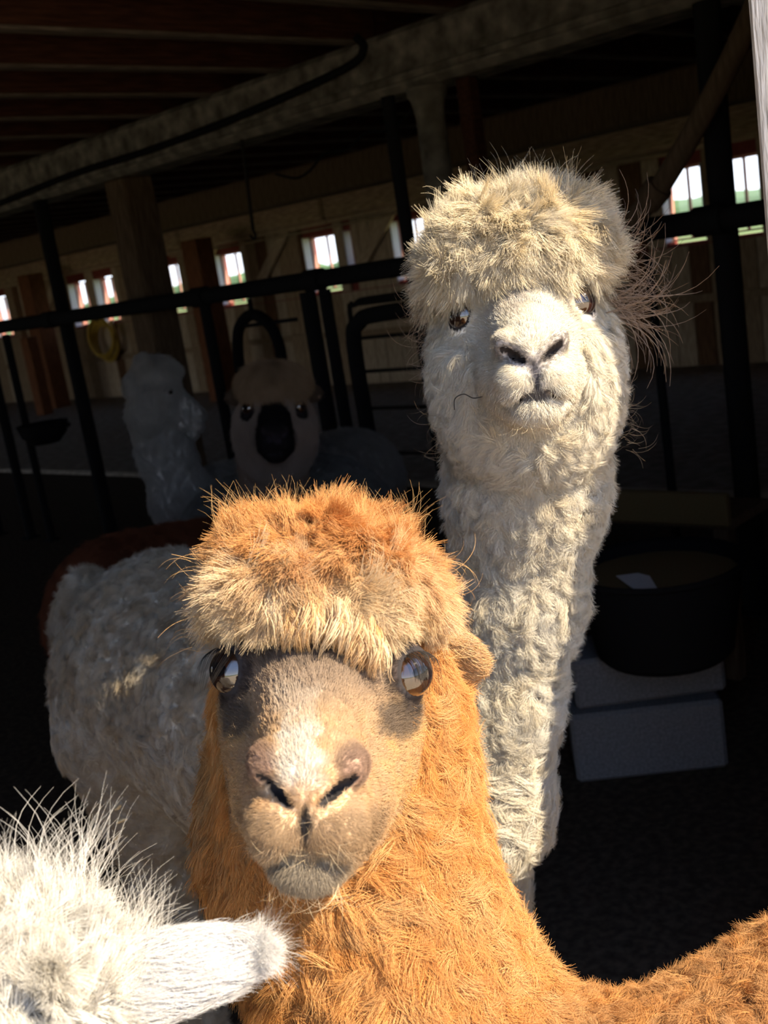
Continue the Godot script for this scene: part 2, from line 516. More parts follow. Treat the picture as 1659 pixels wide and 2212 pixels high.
func fittings() -> void:
	# tie rail: one long black pipe on uprights, with clamps where the uprights meet it
	var o := thing("tie_rail", "long black steel pipe rail running across the stalls", "rail", bp(0, 1.365, 3.42), BARN)
	pipe(o, "pipe", Vector3(1.2, 0, 0), Vector3(12.5, 0, 0), 0.04)
	for u: float in [1.748, 2.35, 3.62, 4.44, 5.87, 6.6, 7.3]:
		pipe(o, "clamp", Vector3(u - 0.05, 0, 0), Vector3(u + 0.05, 0, 0), 0.049)
	var posts := [
		[1.748, 2.03, 0.043, "thick black upright crossing the rail right of the white alpaca's head"], [3.13, 2.03, 0.028, "black pipe upright just left of the white alpaca's head"],
		[5.87, 2.03, 0.042, "black upright left of the thick square post"], [4.42, 1.365, 0.028, "black pipe leg under the rail, left of the hanging yoke"],
		[3.68, 1.365, 0.036, "left one of a close pair of black pipe legs"], [3.57, 1.365, 0.028, "right one of a close pair of black pipe legs"],
		[6.42, 1.365, 0.025, "thin black pipe leg left of the black upright"], [6.68, 1.365, 0.032, "middle black pipe leg near the left edge"], [7.1, 1.365, 0.025, "outermost thin black pipe leg at the left edge"],
		[2.35, 1.365, 0.03, "black pipe leg under the rail behind the white alpaca"], [1.98, 1.28, 0.016, "thin pipe leg left of the thick upright on the right"],
	]
	for q: Array in posts:
		o = thing("stall_post", q[3], "post", bp(q[0], 0, 3.42 + (0.097 if q[1] > 2.0 else 0.0)), BARN, "black stall pipes")
		pipe(o, "pipe", Vector3.ZERO, Vector3(0, q[1] if q[1] > 2.0 else minf(q[1], 1.318), 0), q[2])
		part(o, "foot_plate", box(Vector3(q[2] * 2.8, 0.012, q[2] * 2.8), 0.002), M.iron, Vector3(0, 0.006, 0))
	# inverted U pipe
	o = thing("loop_divider", "black bent pipe loop of the stall divider left of the white alpaca", "divider", bp(3.38, 0, 3.36), BARN)
	part(o, "pipe", tube(curve(PackedVector3Array([Vector3(0, 0, 0), Vector3(0, 0.6, 0), Vector3(0, 1.08, 0), Vector3(-0.05, 1.165, 0), Vector3(-0.14, 1.19, 0), Vector3(-0.45, 1.19, 0), Vector3(-0.55, 1.14, 0), Vector3(-0.58, 1.0, 0), Vector3(-0.58, 0.0, 0)]), 5), 0.034, 12), M.iron)
	# wire panel
	o = thing("wire_panel", "thin dark wire panel between the stall pipes", "panel", bp(3.3, 0, 3.80), BARN)
	for y: float in [1.22, 1.06, 0.9, 0.72, 0.5, 0.25]:
		pipe(o, "wire", Vector3(-0.45, y, 0), Vector3(0.5, y, 0), 0.009, M.wire)
	part(o, "panel_edge", tube(curve(PackedVector3Array([Vector3(0.5, 0, 0), Vector3(0.52, 1.1, 0), Vector3(0.47, 1.22, 0), Vector3(0.3, 1.24, 0), Vector3(-0.45, 1.24, 0)]), 5), 0.013, 8), M.wire)
	pipe(o, "panel_edge", Vector3(-0.45, 0, 0), Vector3(-0.45, 1.24, 0), 0.013, M.wire)
	# hanging yoke
	o = thing("neck_yoke", "black horseshoe-shaped yoke hanging from the rail", "yoke", bp(4.08, 1.325, 3.42), BARN)
	part(o, "bow", tube(curve(PackedVector3Array([Vector3(0.16, -0.42, 0), Vector3(0.155, -0.26, 0), Vector3(0.11, -0.13, 0), Vector3(0, -0.075, 0), Vector3(-0.11, -0.13, 0), Vector3(-0.155, -0.24, 0), Vector3(-0.14, -0.36, 0)]), 6), 0.027, 12), M.rubber)
	part(o, "hanger", tube(PackedVector3Array([Vector3(0, 0.0, 0), Vector3(0, -0.09, 0)]), 0.012, 8), M.iron)
	part(o, "cross_bar", tube(PackedVector3Array([Vector3(-0.30, -0.12, 0), Vector3(0.14, -0.125, 0)]), 0.009, 8), M.iron)
	# bent down pipe at right
	o = thing("drop_pipe", "bent dark pipe slanting down to the rail at the right", "pipe", bp(2.05, 1.4, 3.3), BARN)
	part(o, "pipe", tube(curve(PackedVector3Array([Vector3(-0.62, 0.63, 0.0), Vector3(-0.44, 0.37, 0.0), Vector3(-0.24, 0.13, 0.0), Vector3(-0.13, 0.03, 0.0), Vector3(-0.02, -0.015, 0.0), Vector3(0.3, -0.03, 0.0)]), 6), 0.034, 12), M.old_wood)
	part(o, "elbow_collar", tube(PackedVector3Array([Vector3(-0.205, 0.095, 0), Vector3(-0.15, 0.05, 0)]), 0.046, 12), M.old_wood)
	part(o, "elbow_collar", tube(PackedVector3Array([Vector3(-0.07, 0.005, 0), Vector3(-0.0, -0.02, 0)]), 0.046, 12), M.old_wood)
	# cable stapled along the beam, and a hanging rod
	o = thing("cable", "black cable sagging along the long grey beam", "cable", bp(0, 2.12, 3.462), BARN)
	part(o, "wire", tube(curve(PackedVector3Array([Vector3(3.20, 0.15, 0), Vector3(3.17, 0.10, 0), Vector3(3.30, 0.05, 0), Vector3(4.0, 0.0, 0), Vector3(4.7, -0.02, 0), Vector3(5.4, -0.02, 0), Vector3(6.2, -0.05, 0), Vector3(7.2, -0.09, 0)]), 6), 0.017, 8), M.rubber)
	o = thing("cable", "thin wavy wire drooping under the long beam", "cable", bp(0, 1.84, 3.6), BARN)
	part(o, "wire", tube(curve(PackedVector3Array([Vector3(3.95, 0.02, 0), Vector3(3.82, -0.02, 0), Vector3(3.72, 0.0, 0), Vector3(3.62, 0.05, 0), Vector3(3.48, 0.045, 0), Vector3(3.35, 0.09, 0), Vector3(3.2, 0.08, 0), Vector3(3.0, 0.17, 0)]), 6), 0.006, 6), M.rubber)
	o = thing("hanging_rod", "thin dark rod hanging from the long beam", "rod", bp(4.03, 2.03, 3.5), BARN)
	pipe(o, "rod", Vector3(0, 0, 0), Vector3(0.03, -0.4, 0), 0.008, M.wire)
	part(o, "hook", tube(curve(PackedVector3Array([Vector3(0.03, -0.4, 0), Vector3(0.02, -0.43, 0), Vector3(0.04, -0.44, 0), Vector3(0.055, -0.42, 0)]), 4), 0.007, 6), M.wire)
	# clothes-line along the windows
	o = thing("guide_wire", "pale thin wire strung along the wall above the windows", "wire", bp(0, 1.83, 9.1), BARN)
	part(o, "wire", tube(curve(PackedVector3Array([Vector3(4.0, 0.12, 0), Vector3(7.0, 0.05, 0), Vector3(9.5, 0.03, 0), Vector3(12.3, 0.05, 0)]), 6), 0.012, 6), M.timber)
	# yellow hose coil on the wall
	o = thing("hose_coil", "coil of yellow hose hanging under the windows at left", "hose", bp(14.35, 0.86, 9.2), BARN)
	for k in 4:
		rng.seed = 60 + k
		var ph := rng.randf() * TAU
		part(o, "hose_loop", tube(straw_line(28, func(t: float) -> Vector3: return Vector3(0.30 * sin(t * TAU) * (1.0 + 0.05 * sin(t * 9.0 + ph)), 0.27 * cos(t * TAU) + 0.03 * k, -0.03 * k + 0.02 * sin(t * TAU + ph))), 0.026, 8), M.hose)
	part(o, "hose_end", tube(curve(PackedVector3Array([Vector3(-0.24, 0.1, -0.05), Vector3(-0.36, 0.14, -0.08), Vector3(-0.34, 0.2, -0.07), Vector3(-0.26, 0.3, -0.02)]), 5), 0.026, 8), M.hose)
	part(o, "hook", tube(PackedVector3Array([Vector3(0.0, 0.36, 0.1), Vector3(0, 0.33, -0.1)]), 0.012, 6), M.iron)
	# drinking bowls on the stall pipes
	for k in 2:
		o = thing("water_bowl", ["black drinking bowl on the stall pipe at left", "black drinking bowl low on the leftmost pipes"][k], "bowl", bp([5.95, 6.9][k], [0.66, 0.72][k], 3.27), BARN, "drinking bowls")
		part(o, "bowl", lathe(PackedVector2Array([Vector2(0.0, 0.0), Vector2(0.08, 0.01), Vector2(0.13, 0.06), Vector2(0.15, 0.13), Vector2(0.14, 0.13), Vector2(0.12, 0.06), Vector2(0.0, 0.02)])), M.rubber)
		pipe(o, "bracket", Vector3(0, 0.08, 0.10), Vector3([-0.12, -0.15][k], 0.1, 0.10), 0.014)
	# concrete blocks, tub and card at right
	for k in 2:
		var h: float = [0.19, 0.135][k]
		o = thing("cement_block", ["lower grey cement block of the stack on the dark floor", "upper grey cement block, the black tub standing on it"][k], "block", [bp(1.52, 0.0, 2.36), bp(1.53, 0.192, 2.40)][k], Basis(UP, deg_to_rad([-6.0, -3.0][k])), "stacked cement blocks")
		part(o, "block_body", box(Vector3(0.39, h, 0.19), 0.01), M.block, Vector3(0, h / 2, 0))
		for s: float in [-1.0, 0.0, 1.0]:
			part(o, "web_edge", box(Vector3(0.035, h - 0.01, 0.012), 0.003), M.block, Vector3(s * 0.17, h / 2, -0.098))
	o = thing("feed_tub", "round black rubber tub standing on the cement blocks", "tub", bp(1.415, 0.33, 2.335), BARN)
	part(o, "tub_wall", lathe(PackedVector2Array([Vector2(0.0, 0.0), Vector2(0.155, 0.0), Vector2(0.17, 0.015), Vector2(0.205, 0.225), Vector2(0.218, 0.232), Vector2(0.218, 0.245), Vector2(0.20, 0.24), Vector2(0.165, 0.03), Vector2(0.0, 0.02)]), 36), M.rubber)
	part(o, "hay_fill", lathe(PackedVector2Array([Vector2(0.196, 0.212), Vector2(0.15, 0.216), Vector2(0.08, 0.218), Vector2(0.0, 0.219)]), 20), M.hay)
	o = thing("card", "torn white card lying on the hay in the black tub", "card", bp(1.405, 0.556, 2.22), Basis(UP, deg_to_rad(-10.0)) * Basis(Vector3(1, 0, 0), deg_to_rad(-82.0)))
	part(o, "sheet", sheet(PackedVector2Array([Vector2(-0.045, 0.05), Vector2(0.008, 0.053), Vector2(0.034, 0.03), Vector2(0.045, -0.05), Vector2(0.0, -0.055)])), M.paper)
	# a low trough board behind
	o = thing("feed_bunk", "dim brown wooden feed bunk behind the black tub", "bunk", bp(1.95, 0, 2.9), BARN)
	part(o, "front_board", box(Vector3(0.9, 0.1, 0.03), 0.005), M.hay, Vector3(0, 0.55, 0))
	part(o, "bottom_board", box(Vector3(0.9, 0.03, 0.26), 0.005), M.old_wood, Vector3(0, 0.5, 0.14))
	for s: float in [-0.4, 0.4]:
		part(o, "leg", box(Vector3(0.05, 0.5, 0.05), 0.005), M.old_wood, Vector3(s, 0.25, 0.05))
	bits()

# chaff and twigs caught in the fleeces
func bits() -> void:
	var spots := [
		[Vector3(-0.497, 0.618, -1.655), 0.016, "pale straw chip on the cream alpaca's flank, upper of three"], [Vector3(-0.494, 0.597, -1.650), 0.018, "pale straw chip on the cream alpaca's flank, middle of three"],
		[Vector3(-0.507, 0.572, -1.645), 0.014, "pale straw chip on the cream alpaca's flank, lowest of three"],
	]
	rng.seed = 91
	for q: Array in spots:
		var o := thing("straw_chip", q[2], "straw", q[0], Basis(Vector3(1, 0.3, 0.2).normalized(), rng.randf() * TAU), "straw chips in the fleece")
		part(o, "chip", tube(PackedVector3Array([Vector3(-q[1] / 2, 0, 0), Vector3(0, 0.001, 0), Vector3(q[1] / 2, 0, 0.001)]), PackedFloat32Array([0.002, 0.0035, 0.002]), 6), M.straw)
	var o2 := thing("twig", "thin curved dark twig on the cream alpaca's cheek", "twig", Vector3(0.110, 1.236, -1.213))
	part(o2, "stem", tube(curve(PackedVector3Array([Vector3(-0.016, -0.006, 0), Vector3(-0.014, 0.006, 0.002), Vector3(-0.004, 0.01, 0.003), Vector3(0.006, 0.004, 0.003), Vector3(0.018, 0.004, 0.002)]), 5), 0.0006, 5), M.wire)

func sheet(outline: PackedVector2Array, thick := 0.002) -> ArrayMesh:
	var st := SurfaceTool.new()
	st.begin(Mesh.PRIMITIVE_TRIANGLES)
	var t := Geometry2D.triangulate_polygon(outline)
	for z: float in [thick / 2, -thick / 2]:
		for i in range(0, t.size(), 3):
			var a := outline[t[i]]
			var b := outline[t[i + 1]]
			var c := outline[t[i + 2]]
			tri(st, Vector3(a.x, a.y, z), Vector3(b.x, b.y, z), Vector3(c.x, c.y, z), Vector3(0, 0, z))
	for i in outline.size():
		var a := outline[i]
		var b := outline[(i + 1) % outline.size()]
		var out := Vector3(a.x + b.x, a.y + b.y, 0)
		tri(st, Vector3(a.x, a.y, thick / 2), Vector3(b.x, b.y, thick / 2), Vector3(b.x, b.y, -thick / 2), out)
		tri(st, Vector3(a.x, a.y, thick / 2), Vector3(b.x, b.y, -thick / 2), Vector3(a.x, a.y, -thick / 2), out)
	return st.commit()

# ---------------------------------------------------------------- organic shapes
# A shape is a list of soft-joined lumps: tapered bars and ellipsoids, some of them carved away.
class Lump:
	var bar := true
	var a := Vector3.ZERO
	var ba := Vector3.ZERO
	var inv := 0.0
	var ra := 0.0
	var dr := 0.0
	var m := Basis()
	var m2 := Basis()
	var k := 0.02
	var cut := false
	func far(p: Vector3) -> float:
		if bar:
			var pa := p - a
			var h := clampf(pa.dot(ba) * inv, 0.0, 1.0)
			return (pa - ba * h).length() - (ra + dr * h)
		var l := m * (p - a)
		var k0 := l.length()
		var k1 := (m2 * (p - a)).length()
		return k0 * (k0 - 1.0) / maxf(k1, 0.0001)

func bar(a: Vector3, ra: float, b: Vector3, rb: float, k := 0.03) -> Lump:
	var q := Lump.new()
	q.a = a
	q.ba = b - a
	q.inv = 1.0 / maxf(q.ba.length_squared(), 1e-9)
	q.ra = ra
	q.dr = rb - ra
	q.k = k
	return q

func egg(at: Vector3, r: Vector3, turn := Basis(), k := 0.02, cut := false) -> Lump:
	var q := Lump.new()
	q.bar = false
	q.a = at
	var back := turn.inverse()
	q.m = Basis.from_scale(Vector3.ONE / r) * back
	q.m2 = Basis.from_scale(Vector3.ONE / (r * r)) * back
	q.k = k
	q.cut = cut
	return q

func gouge(a: Vector3, ra: float, b: Vector3, rb: float, k := 0.003) -> Lump:
	var q := bar(a, ra, b, rb, k)
	q.cut = true
	return q

func field(p: Vector3, list: Array) -> float:
	var d := 10.0
	for q: Lump in list:
		var e := q.far(p)
		var k := q.k
		if q.cut:
			e = -e
			var h := maxf(k - absf(d - e), 0.0) / k
			d = maxf(d, e) + h * h * k * 0.25
		else:
			var h := maxf(k - absf(d - e), 0.0) / k
			d = minf(d, e) - h * h * k * 0.25
	return d

# surface nets: [vertices, normals, indices]
func skin_of(list: Array, lo: Vector3, hi: Vector3, cell: float) -> Array:
	var bs := cell * 4.0
	var nb := Vector3i(((hi - lo) / bs).ceil())
	var nx := nb.x * 4 + 1
	var ny := nb.y * 4 + 1
	var nz := nb.z * 4 + 1
	var vals := PackedFloat32Array()
	vals.resize(nx * ny * nz)
	vals.fill(99.0)
	var owner := PackedInt32Array()
	owner.resize(nx * ny * nz)
	owner.fill(-1)
	var half := bs * 0.8661
	var active := []
	for bz in nb.z:
		for by in nb.y:
			for bx in nb.x:
				var c := lo + (Vector3(bx, by, bz) + Vector3(0.5, 0.5, 0.5)) * bs
				var d := field(c, list)
				if absf(d) > half * 1.5 + 0.004:
					continue
				var near := []
				for q: Lump in list:
					var e := q.far(c)
					if q.cut:
						if e < half * 2.5 + q.k:
							near.append(q)
					elif e < d + half * 3.0 + q.k:
						near.append(q)
				active.append(Vector3i(bx * 4, by * 4, bz * 4))
				for z in 5:
					for y in 5:
						var at := (bx * 4) + nx * ((by * 4 + y) + ny * (bz * 4 + z))
						for x in 5:
							if vals[at + x] > 98.0:
								vals[at + x] = field(lo + Vector3(bx * 4 + x, by * 4 + y, bz * 4 + z) * cell, near)
	var verts := PackedVector3Array()
	var nors := PackedVector3Array()
	var idx := PackedInt32Array()
	var sy := nx
	var sz := nx * ny
	var cells := PackedInt32Array()
	for b: Vector3i in active:
		for z in 4:
			for y in 4:
				for x in 4:
					var i := (b.x + x) + nx * ((b.y + y) + ny * (b.z + z))
					var v0 := vals[i]
					var v1 := vals[i + 1]
					var v2 := vals[i + sy]
					var v3 := vals[i + sy + 1]
					var v4 := vals[i + sz]
					var v5 := vals[i + sz + 1]
					var v6 := vals[i + sz + sy]
					var v7 := vals[i + sz + sy + 1]
					var neg := int(v0 < 0.0) + int(v1 < 0.0) + int(v2 < 0.0) + int(v3 < 0.0) + int(v4 < 0.0) + int(v5 < 0.0) + int(v6 < 0.0) + int(v7 < 0.0)
					if neg == 0 or neg == 8:
						continue
					var sum := Vector3.ZERO
					var n := 0
					if (v0 < 0.0) != (v1 < 0.0):
						sum += Vector3(v0 / (v0 - v1), 0, 0); n += 1
					if (v2 < 0.0) != (v3 < 0.0):
						sum += Vector3(v2 / (v2 - v3), 1, 0); n += 1
					if (v4 < 0.0) != (v5 < 0.0):
						sum += Vector3(v4 / (v4 - v5), 0, 1); n += 1
					if (v6 < 0.0) != (v7 < 0.0):
						sum += Vector3(v6 / (v6 - v7), 1, 1); n += 1
					if (v0 < 0.0) != (v2 < 0.0):
						sum += Vector3(0, v0 / (v0 - v2), 0); n += 1
					if (v1 < 0.0) != (v3 < 0.0):
						sum += Vector3(1, v1 / (v1 - v3), 0); n += 1
					if (v4 < 0.0) != (v6 < 0.0):
						sum += Vector3(0, v4 / (v4 - v6), 1); n += 1
					if (v5 < 0.0) != (v7 < 0.0):
						sum += Vector3(1, v5 / (v5 - v7), 1); n += 1
					if (v0 < 0.0) != (v4 < 0.0):
						sum += Vector3(0, 0, v0 / (v0 - v4)); n += 1
					if (v1 < 0.0) != (v5 < 0.0):
						sum += Vector3(1, 0, v1 / (v1 - v5)); n += 1
					if (v2 < 0.0) != (v6 < 0.0):
						sum += Vector3(0, 1, v2 / (v2 - v6)); n += 1
					if (v3 < 0.0) != (v7 < 0.0):
						sum += Vector3(1, 1, v3 / (v3 - v7)); n += 1
					owner[i] = verts.size()
					cells.append(i)
					verts.append(lo + (Vector3(b.x + x, b.y + y, b.z + z) + sum / n) * cell)
					nors.append(Vector3(v1 + v3 + v5 + v7 - v0 - v2 - v4 - v6, v2 + v3 + v6 + v7 - v0 - v1 - v4 - v5, v4 + v5 + v6 + v7 - v0 - v1 - v2 - v3).normalized())
	for i: int in cells:
		var v0 := vals[i]
		for ax in 3:
			var s := 1 if ax == 0 else (sy if ax == 1 else sz)
			var t := sy if ax == 0 else (sz if ax == 1 else 1)
			var r := sz if ax == 0 else (1 if ax == 1 else sy)
			if i - t - r < 0 or (v0 < 0.0) == (vals[i + s] < 0.0):
				continue
			var a := owner[i]
			var b := owner[i - t]
			var c := owner[i - t - r]
			var d := owner[i - r]
			if b < 0 or c < 0 or d < 0:
				continue
			if (verts[b] - verts[a]).cross(verts[c] - verts[a]).dot(nors[a] + nors[c]) > 0.0:
				idx.append_array([a, c, b, a, d, c])
			else:
				idx.append_array([a, b, c, a, c, d])
	return [verts, nors, idx]

# ---------------------------------------------------------------- hair
# Locks are small bundles of hairs, one unit long, standing along y and bending towards x.
var locks := []
var hair_mat: StandardMaterial3D
var skin_mat: StandardMaterial3D

func lock_mesh(seed_: int, hairs: int, root: float, tip: float, bend: float, wave: float, turns: float, thick: float, segs: int, loose := 0.0) -> ArrayMesh:
	rng.seed = seed_
	var v := PackedVector3Array()
	var n := PackedVector3Array()
	var c := PackedColorArray()
	var ix := PackedInt32Array()
	for h in hairs:
		var ra := rng.randf() * TAU
		var rr := sqrt(rng.randf())
		var o := Vector2(cos(ra), sin(ra)) * rr
		var own := rng.randf_range(0.72, 1.0)
		var b := bend * rng.randf_range(0.75, 1.25)
		var tw := rng.randf_range(-1.0, 1.0) * loose
		var ph := rng.randf() * 0.9 + rr
		var shade := rng.randf_range(0.86, 1.0)
		var pts := []
		var px := 0.0
		var py := 0.0
		for s in segs + 1:
			var t := float(s) / segs
			if s > 0:
				var ang := b * (t - 0.5 / segs)
				px += sin(ang) * own / segs
				py += cos(ang) * own / segs
			var spread := lerpf(root, tip, t)
			var wv := wave * sqrt(t)
			pts.append(Vector3(px + o.x * spread + wv * sin(turns * TAU * t + ph), py, o.y * spread + tw * t * t + wv * cos(turns * TAU * t + ph)))
		var base := v.size()
		var spin := rng.randf() * TAU
		for s in segs + 1:
			var d: Vector3 = (pts[mini(s + 1, segs)] - pts[maxi(s - 1, 0)]).normalized()
			var side := d.cross(Vector3(cos(spin), 0.1, sin(spin))).normalized()
			var up := d.cross(side)
			var r := thick * (1.0 - 0.75 * pow(float(s) / segs, 1.5))
			for k in 3:
				var a := TAU * k / 3.0
				var nn := side * cos(a) + up * sin(a)
				v.append(pts[s] + nn * r)
				n.append(nn)
				c.append(Color(shade, shade, shade))
		for s in segs:
			for k in 3:
				var k2 := (k + 1) % 3
				var i0 := base + s * 3 + k
				var i1 := base + s * 3 + k2
				ix.append_array([i0, i0 + 3, i1 + 3, i0, i1 + 3, i1])
	var arr := []
	arr.resize(Mesh.ARRAY_MAX)
	arr[Mesh.ARRAY_VERTEX] = v
	arr[Mesh.ARRAY_NORMAL] = n
	arr[Mesh.ARRAY_COLOR] = c
	arr[Mesh.ARRAY_INDEX] = ix
	var mesh := ArrayMesh.new()
	mesh.add_surface_from_arrays(Mesh.PRIMITIVE_TRIANGLES, arr)
	mesh.surface_set_material(0, hair_mat)
	return mesh

const FACE := 0
const WOOL := 2
const CURL := 4
const LONG := 5
const CRIMP := 6
const SPIKE := 8
const NEEDLE := 9

func make_locks() -> void:
	hair_mat = StandardMaterial3D.new()
	hair_mat.resource_name = "hair"
	hair_mat.vertex_color_use_as_albedo = true
	hair_mat.roughness = 0.55
	hair_mat.metallic_specular = 0.35
	hair_mat.backlight_enabled = true
	hair_mat.backlight = Color(0.95, 0.95, 0.95)
	skin_mat = StandardMaterial3D.new()
	skin_mat.resource_name = "hide"
	skin_mat.vertex_color_use_as_albedo = true
	skin_mat.roughness = 0.9
	skin_mat.metallic_specular = 0.2
	# seed, hairs, root spread, tip spread, bend, wave, turns, thickness, segments, looseness
	locks = [
		lock_mesh(1, 14, 0.42, 0.40, 1.15, 0.02, 0.5, 0.017, 3, 0.25),
		lock_mesh(2, 14, 0.42, 0.34, 0.85, 0.03, 0.5, 0.017, 3, 0.30),
		lock_mesh(3, 30, 0.19, 0.10, 0.7, 0.035, 1.2, 0.0068, 5, 0.14),
		lock_mesh(4, 30, 0.20, 0.14, 1.1, 0.045, 1.4, 0.0068, 5, 0.18),
		lock_mesh(5, 26, 0.16, 0.06, 2.9, 0.05, 1.0, 0.0078, 8, 0.08),
		lock_mesh(6, 1, 0.0, 0.0, 1.2, 0.03, 0.7, 0.0042, 8, 0.15),
		lock_mesh(7, 30, 0.26, 0.18, 0.8, 0.060, 1.4, 0.0080, 5, 0.22),
		lock_mesh(8, 30, 0.26, 0.20, 1.4, 0.075, 1.2, 0.0080, 6, 0.28),
		lock_mesh(9, 26, 0.16, 0.04, 0.45, 0.03, 0.8, 0.0062, 5, 0.12),
		lock_mesh(10, 5, 0.12, 0.20, 0.6, 0.05, 0.8, 0.0028, 6, 0.25),
	]

# what a coat says about one point of the hide
var k_col := Color.WHITE
var k_len := 0.02
var k_dir := Vector3.DOWN
var k_lift := 0.5
var k_kind := WOOL
var k_p := 1.0
var k_skin := Color.WHITE

var hairs_placed := 0
var fur_t := []      # per kind: transforms
var fur_c := []      # per kind: colours

func fur_begin() -> void:
	fur_t = []
	fur_c = []
	for k in locks.size():
		fur_t.append([])
		fur_c.append([])

func one_lock(kind: int, p: Vector3, n: Vector3, dir: Vector3, lift: float, length: float, c: Color, slim := 1.0) -> void:
	var y := (n * lift + dir * (1.0 - lift)).normalized()
	var x := dir - y * dir.dot(y)
	if x.length_squared() < 1e-6:
		x = y.cross(Vector3(0.3, 0.5, 0.8))
	x = x.normalized()
	var z := x.cross(y)
	fur_t[kind].append(Transform3D(Basis(x * length * slim, y * length, z * length * slim), p))
	fur_c[kind].append(c)

# scatter locks over a hide; place: from the coat's axes to the thing's axes
func grow(skin: Array, per_m2: float, coat: Callable, place: Transform3D, cam: Vector3, back_share := 0.3) -> PackedColorArray:
	var v: PackedVector3Array = skin[0]
	var n: PackedVector3Array = skin[1]
	var ix: PackedInt32Array = skin[2]
	var colors := PackedColorArray()
	colors.resize(v.size())
	for i in v.size():
		coat.call(v[i], n[i])
		colors[i] = k_skin
	var eye := place.affine_inverse() * cam
	for t in range(0, ix.size(), 3):
		var a := v[ix[t]]
		var b := v[ix[t + 1]]
		var c := v[ix[t + 2]]
		var area := (b - a).cross(c - a).length() * 0.5
		var na := n[ix[t]]
		var want := area * per_m2
		if na.dot(eye - a) < -0.35 * (eye - a).length():
			want *= back_share
		var count := int(want)
		if rng.randf() < want - count:
			count += 1
		for s in count:
			var r1 := sqrt(rng.randf())
			var r2 := rng.randf()
			var p := a * (1.0 - r1) + b * (r1 * (1.0 - r2)) + c * (r1 * r2)
			coat.call(p, na)
			if rng.randf() > k_p:
				continue
			var tone := rng.randf_range(0.9, 1.0)
			var jit := Vector3(rng.randf_range(-1, 1), rng.randf_range(-1, 1), rng.randf_range(-1, 1)) * 0.28
			var d := (k_dir + jit)
			d = d - na * d.dot(na)
			if d.length_squared() < 1e-5:
				d = na.cross(Vector3(0.4, 0.7, 0.2))
			var kind := k_kind
			if kind == FACE or kind == WOOL or kind == CRIMP:
				kind += int(rng.randf() < 0.5)
			one_lock(kind, place * p, (place.basis * na).normalized(), (place.basis * d).normalized(), clampf(k_lift + rng.randf_range(-0.12, 0.12), 0.05, 1.0), k_len * rng.randf_range(0.8, 1.2), Color(k_col.r * tone, k_col.g * tone, k_col.b * tone))
	return colors

func fur_end(parent: Node3D, names: Dictionary) -> void:
	for k in locks.size():
		if fur_t[k].is_empty():
			continue
		var mm := MultiMesh.new()
		mm.transform_format = MultiMesh.TRANSFORM_3D
		mm.use_colors = true
		mm.mesh = locks[k]
		mm.instance_count = fur_t[k].size()
		for i in mm.instance_count:
			mm.set_instance_transform(i, fur_t[k][i])
			mm.set_instance_color(i, fur_c[k][i])
		var o := MultiMeshInstance3D.new()
		o.name = names.get(k, "fleece")
		o.multimesh = mm
		o.set_meta("kind", "stuff")
		hairs_placed += mm.instance_count
		parent.add_child(o, true)

func hide_mesh(pieces: Array) -> ArrayMesh:        # pieces: [skin, colours, transform]
	var v := PackedVector3Array()
	var n := PackedVector3Array()
	var c := PackedColorArray()
	var ix := PackedInt32Array()
	for q: Array in pieces:
		var t: Transform3D = q[2]
		var base := v.size()
		for i in q[0][0].size():
			v.append(t * q[0][0][i])
			n.append((t.basis * q[0][1][i]).normalized())
		c.append_array(q[1])
		for i: int in q[0][2]:
			ix.append(base + i)
	var arr := []
	arr.resize(Mesh.ARRAY_MAX)
	arr[Mesh.ARRAY_VERTEX] = v
	arr[Mesh.ARRAY_NORMAL] = n
	arr[Mesh.ARRAY_COLOR] = c
	arr[Mesh.ARRAY_INDEX] = ix
	var mesh := ArrayMesh.new()
	mesh.add_surface_from_arrays(Mesh.PRIMITIVE_TRIANGLES, arr)
	return mesh

# ---------------------------------------------------------------- alpacas
# Head axes: origin midway between the eyes, x to the animal's left, y to the crown, z out of the face.
const EYE_X := 0.0645

func nostril(s: float) -> Lump:
	return egg(Vector3(s * 0.0205, -0.0745, 0.113), Vector3(0.0155, 0.0036, 0.014), Basis(Vector3(0, 0, 1), s * deg_to_rad(38.0)), 0.004, true)

